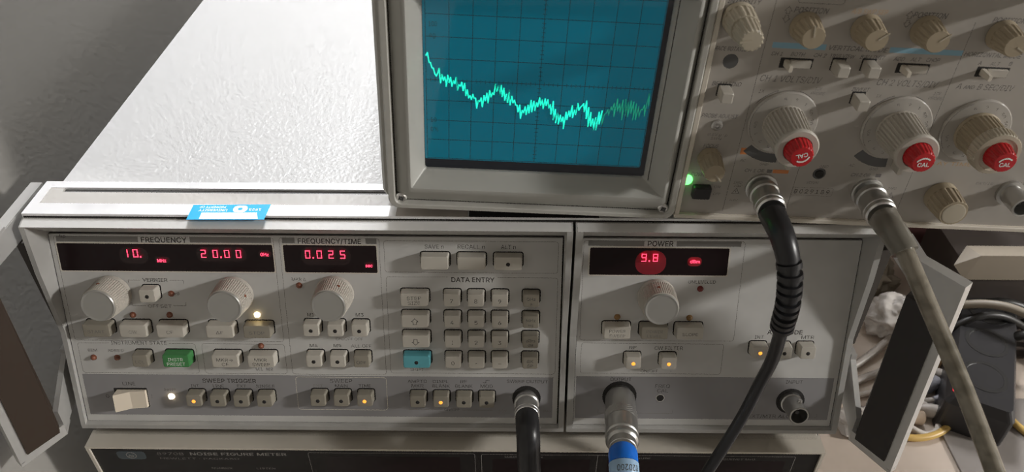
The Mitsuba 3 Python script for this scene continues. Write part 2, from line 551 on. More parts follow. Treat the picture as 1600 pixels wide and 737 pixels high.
def casting(owner, x0, x1, wl, wr):
    hood = prism_x([(22.6, 122.0), (27.2, 123.7), (28.4, 123.7), (28.4, 117.8), (56, 117.8), (56, 106), (37.5, 107.4)], x0, x1)
    sill = prism_x([(-2.6, -2.4), (-2.4, .4), (-.6, .7), (6, .7), (6, -2.4)], x0, x1)
    back = box(x0 + 1, x1 - 1, 42, 55.5, 0, 117)
    put(owner + '__casting', join(side_wall(x0, x0 + wl), side_wall(x1 - wr, x1), hood, sill, back), 'casting_paint')
    strip = prism_x([(22.55, 122.05), (27.4, 123.75), (27.4, 123.9), (22.5, 122.2)], x0 + .8, x1 - .8)
    put(owner + '__hood_strip', strip, 'bevel_grain', label='bright grained bevel along the hood')


def sweeper():
    S = SWEEPER
    # textured cover, sides and feet
    put(S + '__cover', rbox(6.3, 418.7, 56.4, 436, 1.5, 124.6, 2, 1.2), 'vinyl_grey', smooth=40)
    put(S + '__rear_trim', rbox(3, 422, 436, 452, 0, 127, 2, 1), 'aluminium', smooth=40)
    for x in (34, 391):
        for y in (30, 400):
            put(S + '__foot', lathe([(9, -16.8), (10, -15), (10, 1.2)], 18), 'black_rubber', at(WORLD, x, y, 0), smooth=40)
    # bright front frame with recessed carrying strip
    fr = join(box(.4, 424.6, 28.6, 37.3, 118, 126), box(.4, 424.6, 50.6, 56, 118, 126), box(.4, 5.0, 37.3, 50.6, 118, 126), box(420, 424.6, 37.3, 50.6, 118, 126), box(5, 420, 37.3, 50.6, 118, 124.4))
    put(S + '__front_frame', fr, 'aluminium')
    put(S + '__frame_side', join(box(.4, 6.2, 56.2, 66, -2.4, 112), box(418.8, 424.6, 56.2, 66, -2.4, 112), box(.4, 424.6, 56.2, 66, -2.4, 1.4)), 'aluminium')
    put(S + '__carrying_strip', join(box(5.1, 419.9, 37.4, 47.2, 124.4, 125.7), box(5.1, 12.2, 47.2, 50.5, 124.4, 125.7)), 'trim_vinyl', label='grained grey strip let into the frame')
    put(S + '__strip_slot', box(12.4, 419.8, 47.3, 50.4, 124.4, 124.7), 'slot_grey', label='dark slot behind the strip')
    put(S + '__groove', box(1, 424, 28.42, 28.6, 118, 124.6), 'dark_gap')
    # stickers on the frame
    z = 126.06
    st = name(S + '__sticker')
    labels[st] = {'label': 'small blue and white property sticker, upside down'}
    poly = trimesh.Trimesh(np.array([[82.6, 24.8, z], [120.4, 25.3, z], [120.8, 37.6, z], [82.4, 36.6, z]]), np.array([[0, 1, 2], [0, 2, 3]]), process=False)
    put(st + '__backing', poly, 'sticker_blue')
    zz = z + .06
    white = trimesh.Trimesh(np.array([[88.6, 25.2, zz], [114.6, 25.6, zz], [114.9, 30.8, zz], [88.4, 30.4, zz], [117.2, 25.7, zz], [115.5, 30.9, zz]]), np.array([[0, 1, 2], [0, 2, 3], [1, 4, 5], [1, 5, 2]]), process=False)
    tx = [text('PROPERTY OF', 92.6, 35.0, 13, 1.5, zz, rot=180, bold=True), text('UNIVERSITY', 93.4, 32.4, 14, 1.9, zz, rot=180, bold=True), ringmesh(rrect(7, 5.4, 2.2, cx=106.6, cy=33.6), rrect(2.2, 1.9, .8, cx=106.6, cy=33.6), zz), text('1923', 114, 33.2, 6, 1.7, zz, rot=180, bold=True)]
    put(st + '__print', join(white, *tx), 'sticker_white')
    put(S + '__tape', join(box(220, 284, 28.8, 34.4, 126, 126.15)), 'black_plastic', label='black tape on the frame under the oscilloscope')
    put(S + '__tape', join(box(184, 219.6, 28.8, 36.8, 126, 126.1)), 'connector_white', label='scuffed pale label on the frame')
    # module casting, panel
    casting(S, 0.4, 271.2, 2.6, 3.0)
    put(S + '__panel', box(3.4, 267.4, 1.0, 113.0, -2.4, 0), 'panel_paint', PANEL)
    put(S + '__panel__edge', join(box(3.0, 267.8, .8, 112.8, -2.6, -.5)), 'dark_gap', PANEL)
    put(S + '__panel__grey_zone', box(5.6, 264.6, 5.0, 31.0, -.5, .05), 'grey_zone_paint', PANEL, label='darker grey painted strip along the bottom')
    # outlines printed on the panel
    L = [outline(5.6, 118.6, 51.8, 112.2), outline(121.4, 173.0, 31.8, 112.2), outline(6.4, 70.4, 31.8, 50.4), outline(73.6, 118.6, 31.8, 50.4), outline(175.2, 265.4, 93.2, 111.0), outline(175.4, 265.6, 33.0, 90.8)]
    br = []
    for (a, b, y, t) in ((40.2, 46.6, 87.6, -1), (61.8, 69.0, 87.6, -1), (40.0, 47.4, 72.7, 1), (61.8, 68.6, 72.9, 1)):
        br.append(box(a, b, y - .12, y + .12, 0, .06))
        e = a if a < 50 else b
        br.append(box(e - .12, e + .12, y + min(0, t * 2), y + max(0, t * 2), 0, .06))
    br += [box(184.5, 203, 9.6, 9.9, .05, .1), box(214, 231.5, 9.6, 9.9, .05, .1)]
    for o in L + br:
        put(S + '__panel__outline', o, 'ink_line', PANEL)
    for a, b, y in ((208, 234, 90.8), (23.6, 56, 50.4)):
        put(S + '__panel__label_patch', loft([flat(rrect(b - a, 1.6, .2, 4, (a + b) / 2, y), .05), flat(rrect(b - a, 1.6, .2, 4, (a + b) / 2, y), .08)]), 'panel_paint', PANEL)
    put(S + '__panel__pale_outline', outline(122.6, 172.8, 9.2, 30.2, w=.25, z=.1), 'scope_trim', PANEL)
    for o in (box(7, 49, 109, 112, 0, .05), box(75.6, 117.4, 109, 112, 0, .05), box(123, 129.5, 109, 112, 0, .05), box(166, 171.6, 109, 112, 0, .05)):
        put(S + '__panel__header', o, 'header_paint', PANEL)
    tz = .1
    W = [('FREQUENCY', 62.3, 110.3, 23.5, 2.7), ('VERNIER', 54.3, 87.8, 13, 2.1), ('+0', 64.6, 80, 2.8, 1.5), ('INSTRUMENT STATE', 39.9, 50.5, 30, 2.1), ('DATA ENTRY', 221, 89.3, 22.6, 2.6),
         ('FREQUENCY/TIME', 147.4, 110.3, 32.5, 2.7), ('M1', 134.3, 68.2, 3.6, 2), ('M2', 147.6, 68.3, 4, 2), ('M3', 160.4, 68.4, 4.2, 2), ('M4', 134.4, 49.7, 4.2, 2), ('M5', 147.3, 49.8, 4.2, 2),
         ('SAVE n', 201.2, 107.8, 9.7, 2.2), ('RECALL n', 220.3, 107.9, 13.9, 2.2), ('ALT n', 239.5, 107.9, 7.6, 2.2),
         ('SWEEP TRIGGER', 86, 27.3, 29.6, 2.5), ('INT', 66.6, 24, 4.4, 1.9), ('LINE', 79.6, 23.9, 6, 1.9), ('EXT', 92.5, 24, 5, 1.9), ('SINGLE', 105.6, 24.1, 10.2, 1.9), ('LINE', 30.3, 25.1, 7, 2.1), ('O', 17.2, 17, 1.8, 2.0), ('I', 41.8, 17, .4, 2.0),
         ('SWEEP', 52.4, 21.4, 6.6, 1.5), ('SWEEP', 147.7, 27.8, 12.4, 2.2), ('MAN', 147.6, 24.7, 6.8, 1.9), ('TIME', 160.6, 24.8, 6.8, 1.9),
         ('AMPTD', 189.8, 28, 10.6, 2), ('MKR', 189.8, 25.1, 6.6, 2), ('DISPL', 202.6, 28, 8.5, 2), ('BLANK', 202.8, 25.1, 9.6, 2), ('RF', 215.3, 28, 3.6, 2), ('BLANK', 215.4, 25.1, 9.6, 2), ('MOD', 228, 25.2, 6.8, 2), ('SWEEP OUTPUT', 250.4, 28.4, 22.6, 2.1), ('ON/OFF', 208.5, 9.9, 8.4, 1.6), ('TUNE', 250, 7.0, 14, 1.6)]
    mod = [box(226, 227.6, 27.2, 27.5, .05, .1), box(227.4, 227.7, 27.2, 29, .05, .1), box(227.4, 229.6, 28.7, 29, .05, .1)]
    put(S + '__panel__lettering', join(*[text(s, x, y, w, h, tz, bold=h > 2.3) for s, x, y, w, h in W[:-1]], *mod), 'ink_dark', PANEL)
    F = [('OFFSET', 54.6, 72.6, 12.6, 1.9), ('MKR \u0394', 129.8, 88.8, 7.4, 1.8), ('REM', 14, 45.8, 4.8, 1.6), ("ADRS'D", 26.6, 45.7, 8.6, 1.6), ('M1  M2', 106.2, 34.9, 9.4, 1.8), ('ON/OFF OFF', 154, 53.8, 14.5, 1.5), ('ALL OFF', 160.2, 49.7, 11, 1.8), ('SHIFT', 190, 35.4, 7.4, 1.6)]
    for s, x, y, w, h in F:
        put(S + '__panel__lettering', text(s, x, y, w, h, tz), 'ink_mid', PANEL)
    for m in (text('EXT', 134.8, 24.6, 5.6, 1.9, tz), text('10V', 237, 9.4, 4.5, 1.6, tz), text('MAX', 262, 9.4, 4.5, 1.6, tz)):
        put(S + '__panel__lettering', m, 'ink_line', PANEL)
    # displays
    d = [digit('1', 41.8, 103.1), digit('0', 47.0, 103.1), point(49.4, 101.2), unit('MHz', 59.9, 99.2, 4.6), digit('2', 82.1, 103.2), digit('0', 88.2, 103.2), point(91.0, 101.3), digit('0', 94.2, 103.2), digit('0', 100.2, 103.2), unit('GHz', 113.6, 103.0, 4.4)]
    display(S, 6.6, 117.7, d, [(38, 53, 97, 106), (56, 64, 97.4, 101), (78, 104, 98.5, 106.6), (110, 117, 101, 105)], 'wide black display reading 10 and 20.00')
    d = [digit('0', 135.9, 103.3), point(138.7, 101.4), digit('0', 141.9, 103.3), digit('2', 147.9, 103.3), digit('5', 153.9, 103.3), unit('sec', 167.2, 97.3, 3.7)]
    display(S, 123.2, 171.3, d, [(132, 158, 97, 107), (164.6, 169.8, 95.6, 99)], 'small black display reading 0.025')
    # knobs and lamps
    for x, y, dm in ((30.9, 80.2, 100), (95.2, 80.2, 20), (148.2, 81.0, 62)):
        knurled_knob(S, x, y, dimple=dm)
    for x, y in ((61.8, 80), (39.5, 67.4), (59.1, 67.6), (13.9, 41.4), (26.8, 41.4), (105.9, 49.3), (129.7, 85.3)):
        led(S, x, y)
    led(S, 105.8, 68.0, 'ink_white', emitter=glow(6.0, 4.6, 2.3), label='lit warm white indicator above the STOP key')
    led(S, 52.8, 17.2, 'ink_white', emitter=glow(6.5, 5.2, 3.2), r=1.5, label='lit warm white sweep indicator')
    # keys
    key(S, 51.7, 81.6, dot='off')
    for x, lg, tone in ((21.6, ('START', 8.8, 1.7), 'key_taupe'), (41.0, ('CW', 4.2, 1.8), 'key_beige'), (60.6, ('CF', 3.6, 1.8), 'key_beige'), (86.9, ('\u0394F', 4.0, 1.8), 'key_beige'), (106.6, ('STOP', 8.0, 1.8), 'key_taupe')):
        key(S, x, 60.6, 'wide', tone, [lg], ink='ink_mid')
    key(S, 41.9, 43.2, 'small', 'key_taupe', [('LCL', 5.0, 1.7)], ink='ink_mid')
    key(S, 61.2, 43.3, 'wide', 'key_green', [('INSTR', 8.0, 1.9), ('PRESET', 9.8, 1.9)], ink='ink_white', label='green key marked INSTR PRESET')
    key(S, 87.6, 43.4, 'wide', 'key_beige', [('MKR\u2192', 9.0, 1.9), ('CF', 3.6, 1.9)])
    key(S, 106.9, 43.5, 'wide', 'key_beige', [('MKR', 6.6, 1.9), ('SWEEP', 9.4, 1.9)])
    for i, x in enumerate((67.5, 80.5, 93.4, 106.2)):
        key(S, x, 19.4, 'small', 'key_taupe', dot='lit' if i == 0 else 'off', floor=.05)
    for i, x in enumerate((135.3, 148.1, 160.9)):
        key(S, x, 62.5, dot='off')
        key(S, x, 43.9, dot='off' if i < 2 else None, tone='key_beige' if i < 2 else 'key_taupe', legend=None if i < 2 else [('OFF', 5.2, 1.8)])
        key(S, x + .3, 20.2, tone='key_taupe', dot='lit' if i == 2 else 'off', floor=.05)
    for i, x in enumerate((201.6, 220.5, 239.4)):
        key(S, x, 101.5, 'wide', dot='off' if i == 2 else None)
    for i, y in enumerate((80.7, 68.3, 56.4, 43.9)):
        if i == 0:
            key(S, 190.5, y, 'wide', 'key_beige', [('STEP', 7.4, 1.9), ('SIZE', 6.4, 1.9)])
        elif i == 3:
            key(S, 190.5, y, 'wide', 'key_teal', dot='off', label='teal shift key')
        else:
            k = key(S, 190.5, y, 'wide', 'key_beige')
            sg = 1 if i == 1 else -1
            from shapely.geometry import Polygon
            p = Polygon([(-2, 0), (0, 2.0 * sg), (2, 0), (1, 0), (1, -1.6 * sg), (-1, -1.6 * sg), (-1, 0)])
            ring = p.buffer(.06).difference(p.buffer(-.22))
            a = trimesh.creation.extrude_polygon(ring, .04, engine='earcut')
            put(k + '__legend', a, 'ink_dark', at(PANEL, 190.5, y - .8, 6.23))
        for j, x in enumerate((210.1, 222.7, 235.2)):
            c = [['7', '8', '9'], ['4', '5', '6'], ['1', '2', '3'], ['0', '\u00b7', '\u2212']][i][j]
            key(S, x, y, legend=[(c, {'1': .8, '\u00b7': .7, '\u2212': 1.6}.get(c, 1.6), 2.3)])
        lg = [[('GHz', 4.6, 1.7), ('s', 1.1, 1.6)], [('MHz', 4.8, 1.7), ('ms', 2.6, 1.6)], [('dBm', 4.8, 1.7), ('dB', 2.8, 1.7)], [('BK', 3.4, 1.8), ('SP', 3.2, 1.8)]][i]
        key(S, 251.6, y, tone='key_taupe', legend=lg, ink='ink_dark')
    for i, x in enumerate((190.3, 203.0, 215.6, 228.1)):
        key(S, x, 19.9, tone='key_taupe', dot='lit' if i == 1 else 'off', floor=.05)
    # rocker switch
    k = name(S + '__rocker_switch')
    put(k + '__opening', loft([flat(rrect(18.4, 12.2, .6), 0), flat(rrect(18.4, 12.2, .6), .12)], caps=(False, True)), 'dark_gap', at(PANEL, 30.6, 16.2))
    rk = trimesh.creation.extrude_polygon(__import__('shapely.geometry', fromlist=['Polygon']).Polygon([(-7.4, 0), (-6.9, 6.6), (.6, 2.6), (8.4, 1.6), (8.8, 0)]), 10.6, engine='earcut')
    v = rk.vertices
    rk.vertices = np.column_stack([v[:, 0], 5.3 - v[:, 2], v[:, 1]])
    rk.fix_normals()
    put(k + '__rocker', rk, 'cream_plastic', at(PANEL, 30.6, 16.0), label='cream rocker, right end pressed in')
    # sweep output socket
    socket(S, 250.1, 17.7, PANEL, male=False)
    handle(S, 0)
    handle(S, 425)
    put(S + '__panel__badge', join(text('hp', 10.6, 116.6, 3.0, 1.6, 0, bold=True)), 'ink_dark', at(PANEL, 0, -4.6, .08))


def socket(owner, x, s, f, male=True, label=None):
    """Panel coaxial socket: dark recess, barrel with two bayonet lugs."""
    k = name(owner + '__coaxial_socket')
    g = at(f, x, s)
    put(k + '__recess', lathe([(7.9, 0), (7.9, .16), (5.2, .2)], 28), 'dark_gap', g)
    if male:
        put(k + '__barrel', join(lathe([(6.0, .1), (6.0, 2.6), (5.4, 2.9), (5.4, 14.6), (5.1, 15.0), (4.4, 15.0), (4.4, 5.0)], 28)), 'nickel_worn', g, smooth=40)
        put(k + '__lug', align(lathe([(1.2, 5.2), (1.2, 6.7), (.8, 7.0)], 12), (0, 0, 9.2), (0.25, 1, 0)), 'steel', g, smooth=40)
        put(k + '__lug', align(lathe([(1.2, 5.2), (1.2, 6.7), (.8, 7.0)], 12), (0, 0, 9.2), (-.25, -1, 0)), 'steel', g, smooth=40)
        put(k + '__insulator', lathe([(4.2, 5.0), (4.2, 5.4), (1.2, 5.4), (1.1, 11.5), (.5, 11.8)], 18), 'slot_grey', g, smooth=40)
    else:
        put(k + '__barrel', lathe([(5.6, .1), (5.6, 2.0), (4.6, 2.2), (4.6, 3.0)], 28), 'nickel_worn', g, smooth=40)
    return k


def handle(owner, x_edge):
    """Side handle: a flat casting that runs forward, then flares outward round a hand opening; dark grip inside."""
    sg = 1 if x_edge > 100 else -1
    k = name(owner + '__handle')

    def X(d):
        return x_edge + sg * d
    # plan path of the inner face: A at the frame, B the bend, C the outer edge
    A, B, C = (3.8, 58.0), (4.1, 1.5), (17.4, -16.5)
    zt, zb, t = 123.2, 1.0, 3.0
    bc = np.array(C) - np.array(B)
    n2 = np.array([-bc[1], bc[0]]) / np.linalg.norm(bc)      # outward in (d, y)
    n2 = n2 if n2[0] > 0 else -n2

    def plate(p, q, z0, z1, th=t, nn=None):
        p, q = np.array(p), np.array(q)
        w = q - p
        nn = np.array([-w[1], w[0]]) / np.linalg.norm(w)
        nn = nn if nn[0] > 0 else -nn
        pts = [p, q, q + nn * th, p + nn * th]
        v = np.array([(X(a), b - lean(b, z), z) for z in (z0, z1) for a, b in pts])
        return trimesh.convex.convex_hull(v)

    def lean(y, z):
        return .1 * (zt - z) * min(max((4 - y) / 3.0, 0), 1)       # the grip end stands further forward at the bottom

    def mid(u):
        return np.array(B) + bc * u
    parts = []
    # upright at the frame (upper and lower bosses), arms, flared plate as a window frame
    parts.append(plate((3.8, 58), (3.9, 20), zt - 12, zt))
    parts.append(plate((3.8, 40), (3.9, 18), 14, 40))
    hull = lambda pts: trimesh.convex.convex_hull(np.array([(a, b - lean(b, z), z) for a, b, z in pts]))
    arm_t = [(X(d), y, z) for (d, y, z) in ((3.9, 22, zt), (3.9, 22, zt - 12), (4.1, 1.5, zt), (4.1, 1.5, zt - 11))]
    arm_t += [(p[0] + sg * t, p[1], p[2]) for p in arm_t]
    parts.append(hull(arm_t))
    arm_b = [(X(d), y, z) for (d, y, z) in ((3.9, 22, 40), (3.9, 22, 14), (4.1, 1.5, 18), (4.1, 1.5, 4))]
    arm_b += [(p[0] + sg * t, p[1], p[2]) for p in arm_b]
    parts.append(hull(arm_b))
    parts.append(plate(B, C, zt - 11, zt))
    parts.append(plate(B, C, zb, zb + 7))
    parts.append(plate(mid(.26), C, zb + 4, zt - 8))
    m = join(*parts)
    put(k + '__frame', m, 'handle_metal')
    put(k + '__mounting_rail', plate((.35, 58), (.35, 25), 42, 110, 6.6), 'rail_dark', label='dark rail between the frame and the handle')
    p, q = mid(.10) - n2 * 1.3, mid(.90) - n2 * 1.3
    put(k + '__grip', plate(p, q, zb + 6, zt - 18, 5.6), 'grip_brown' if sg < 0 else 'grip_dark', label='dark brown grip')
    # edge strap standing round the plate
    e0, e1 = np.array(C), np.array(C) + bc / np.linalg.norm(bc) * 2.2
    put(k + '__strap', join(plate(np.array(B) - [0, 0], e1, zt - .2, zt + 1.6, 6.0), plate(e0, e1, zb + 2, zt + 1.6, 6.0), plate(np.array(B), e1, zb - .4, zb + 1.6, 6.0),
                            plate((3.8, 58), (4.1, 14), zt - .2, zt + .5, 6.0), plate((4.0, 20), (4.1, 1.5), zt - .2, zt + 1.6, 6.0)), 'handle_metal')


def plugin():
    S = PLUGIN
    casting(S, 272.6, 424.6, 3.6, 3.0)
    put(S + '__panel', box(276.6, 421.2, 1.0, 113, -2.4, 0), 'panel_paint', PANEL)
    put(S + '__panel__edge', box(276.2, 421.6, .8, 112.8, -2.6, -.5), 'dark_gap', PANEL)
    put(S + '__panel__grey_zone', box(277.3, 419.2, 5.0, 32.0, -.5, .05), 'grey_zone_paint', PANEL, label='darker grey painted strip along the bottom')
    L = [outline(278.2, 361.4, 54.2, 112), outline(279.2, 356.4, 33.8, 52.6)]
    br = []
    for a, b, y in ((290.2, 296, 8.4), (309, 331.8, 8.6), (368, 373, 6.8), (399, 413, 6.9)):
        br += [box(a, b, y - .12, y + .12, .05, .1)]
    br += [box(331.7, 331.95, 8.5, 11, .05, .1), box(412.9, 413.15, 6.8, 9, .05, .1), box(290.1, 290.35, 8.5, 11, .05, .1)]
    for o in L + br:
        put(S + '__panel__outline', o, 'ink_line', PANEL)
    for o in (box(280.6, 309.4, 109, 112, 0, .05), box(326, 359.4, 109, 112, 0, .05)):
        put(S + '__panel__header', o, 'header_paint', PANEL)
    W = [('POWER', 317.8, 110.4, 13.2, 2.7), ('UNLEVELED', 341.1, 89.1, 14.4, 1.9), ('RF', 307.3, 50.0, 3.9, 2.1), ('CW FILTER', 326.7, 49.8, 15.4, 2.1), ('ON/OFF', 317.2, 35.6, 9.4, 1.7), ('OUTPUT', 301.9, 30.2, 11.5, 2.2),
         ('FREQ', 325.2, 26.1, 8.2, 2.1), ('CAL', 325.4, 23.2, 6, 2.1), ('ALC MODE', 388.4, 60.0, 19, 2.5), ('INT', 374.9, 57.0, 4.8, 2.0), ('EXT', 387.8, 57, 5, 2.0), ('MTR', 401.0, 57.1, 6.8, 2.0), ('INPUT', 397.6, 29.4, 9.2, 2.1), ('EXT/MTR ALC', 386.4, 7.2, 23.5, 2.2), ('-', 305.9, 35.6, .8, 1.6), ('-', 329, 35.6, .8, 1.6)]
    put(S + '__panel__lettering', join(*[text(s, x, y, w, h, .1, bold=h > 2.3) for s, x, y, w, h in W]), 'ink_dark', PANEL)
    d = [digit('9', 309.6, 103.0), point(312.4, 101.1), digit('8', 315.5, 103.0), unit('dBm', 336.1, 101.0, 5.2)]
    display(S, 281.7, 353.6, d, [(305.4, 321.4, 93.2, 106.6), (332.4, 339.8, 98.0, 103.2)], 'black display reading 9.8 with a red glow', 'display_diffuser')
    knurled_knob(S, 317.7, 80.7, dimple=95)
    led(S, 340.5, 85.2, 'led_red_dark')
    led(S, 297.8, 68.4, 'led_amber_off')
    led(S, 336.3, 68.2, 'led_amber_off')
    key(S, 297.4, 61.9, 'wide', 'key_beige', [('POWER', 8.6, 1.7), ('SWEEP', 8.4, 1.7)], ink='ink_mid')
    key(S, 317.2, 61.8, 'wide', 'key_taupe', [('POWER', 8.6, 1.7), ('LEVEL', 7.8, 1.7)], ink='ink_mid')
    key(S, 336.0, 61.7, 'wide', 'key_beige', [('SLOPE', 8.2, 1.8)], ink='ink_mid')
    key(S, 307.1, 44.3, dot='lit')
    key(S, 326.2, 44.2, dot='lit')
    key(S, 374.5, 51.3, dot='lit')
    key(S, 387.4, 51.2, dot='off')
    key(S, 400.0, 51.3, dot='off')
    # output socket recess, calibration hole, input socket
    k = name(S + '__output_socket')
    put(k + '__recess', lathe([(9.5, 0), (9.5, .16), (6.4, .2)], 32), 'dark_gap', at(PANEL, 301.7, 19.5))
    put(k + '__barrel', lathe([(7.2, .1), (7.2, 2.6)], 28), 'nickel_worn', at(PANEL, 301.7, 19.5), smooth=40)
    k = name(S + '__adjustment_hole')
    put(k + '__recess', lathe([(2.0, 0), (2.0, .14)], 20), 'dark_gap', at(PANEL, 324.4, 18.5))
    put(k + '__rim', ringmesh(np.column_stack([2.5 * np.cos(np.arange(20) * .31416), 2.5 * np.sin(np.arange(20) * .31416)]), np.column_stack([2.0 * np.cos(np.arange(20) * .31416), 2.0 * np.sin(np.arange(20) * .31416)]), .12), 'steel', at(PANEL, 324.4, 18.5))
    socket(S, 396.9, 17.2, PANEL, label='open coaxial input socket')


sweeper()
plugin()


# ------------------------------------------------------------------ the noise figure meter below
def meter():
    S = thing('noise_figure_meter', 'black-fronted meter with beige trim under the sweep oscillator', 'test instrument')
    x0, x1, y0, zt, zb = -2.7, 422.4, -4.6, -17.2, -150.0
    put(S + '__cover', rbox(x0 + 1, x1 - 1, y0 + 8, 440, zb, zt, 2, 1), 'meter_trim', smooth=40)
    put(S + '__bezel', join(box(x0, x1, y0, y0 + 12, zt - 1.6, zt), box(x0, x0 + 1.8, y0, y0 + 12, zb, zt), box(x1 - 1.8, x1, y0, y0 + 12, zb, zt), box(x0, x1, y0, y0 + 12, zb, zb + 2)), 'scope_trim')
    put(S + '__side_panel', box(x1 - .9, x1 + 2.2, y0 + 14, 430, zb + 4, zt - 6), 'side_grey')
    put(S + '__front_panel', box(x0 + 1.8, x1 - 1.8, y0 + 1.2, y0 + 4, zb + 2, zt - 1.6), 'meter_black')
    g = at(frame((1, 0, 0), (0, 0, 1), (0, -1, 0), (0, 0, 0)), 0, 0, -(y0 + 1.2))
    pl = S + '__front_panel'
    put(pl + '__logo_plate', loft([flat(rrect(16.4, 7.6, 2.2), 0), flat(rrect(16.4, 7.6, 2.2), .15)], caps=(False, True)), 'logo_plate', at(g, 21.0, -26.4))
    ring = trimesh.creation.annulus(2.55, 3.0, .05)
    put(pl + '__logo', join(trimesh.Trimesh(ring.vertices + [0, 0, .18], ring.faces, process=False), text('hp', 0, -.2, 3.0, 2.4, .2, slant=.25, bold=True)), 'ink_line', at(g, 21.0, -26.4))
    for m in (text('8970B', 44.0, -24.6, 15.5, 2.4, .06), text('NOISE FIGURE METER', 83.5, -24.6, 56, 2.6, .06, bold=True), text('HEWLETT \u00b7 PACKARD', 60, -29.2, 46, 1.7, .06)):
        put(pl + '__lettering', m, 'ink_mid' if m is not None and m.vertices[:, 0].mean() < 70 else 'ink_line', g)
    for m in (text('NUMBER', 71, -38.5, 12, 1.5, .06), text('LISTEN', 97, -38.5, 11, 1.5, .06), text('INSERTION GAIN', 249, -25.3, 22, 1.5, .06), text('NOISE FIGURE', 312, -25.6, 22, 1.5, .06), text('FREQUENCY MHz', 372, -25.8, 24, 1.5, .06)):
        put(pl + '__lettering', m, 'ink_dim_white', g)
    for o in (outline(124, 221, -60, -22.4, 1.2, .3), outline(224.5, 407, -60, -22.8, 1.2, .3), box(292, 292.3, -60, -23, 0, .06)):
        put(pl + '__outline', o, 'ink_line', g)
    for o in (box(133, 212, -55, -26, 0, .05), box(231, 288, -55, -27.5, 0, .05), box(298, 355, -55, -27.5, 0, .05), box(362, 402, -55, -27.5, 0, .05)):
        put(pl + '__window', o, 'display_black', g)
    for x in (30, 390):
        for y in (30, 400):
            put(S + '__foot', lathe([(10, BENCH + .2), (11, BENCH + 2), (11, zb + .5)], 18), 'black_rubber', at(WORLD, x, y, 0), smooth=40)


meter()


# ------------------------------------------------------------------ the oscilloscope
SCP = thing('oscilloscope', 'grey oscilloscope with a teal screen and noisy green trace, on top of the stack', 'oscilloscope')


def fluted_knob(k, f, x, y, r0, r1, h0, h1, tone, flutes=18, depth=.45, pointer=None, cap=None):
    """Cylindrical knob with flutes; cap: tone of a flat recessed disc."""
    g = at(f, x, y)
    put(k + '__body', lathe([(r0 - .3, h0), (r0, h0 + .3), (r0 * .5 + r1 * .5 + .35, h0 + (h1 - h0) * .30), (r0 * .5 + r1 * .5 + .34, h0 + (h1 - h0) * .301), (r1, h1 - .8), (r1 - .45, h1), (r1 * .86, h1)], flutes=flutes, depth=depth, fl=(h0 + (h1 - h0) * .3005, h1 - .5)), tone, g, smooth=30)
    put(k + '__cap', lathe([(r1 * .86, h1 - .3), (r1 * .84, h1 - .2), (.2, h1 - .15)], 24) if cap is None else lathe([(r1 * .80, h1 - .3), (r1 * .80, h1 + .25), (r1 * .7, h1 + .4), (.2, h1 + .4)], 24), cap or tone, g, smooth=35)
    if pointer is not None:
        put(k + '__pointer', box(-.3, .3, r1 * .1, r1 + .5, h1 - .2, h1 + .4), 'scope_knob', at(g, rot=pointer))


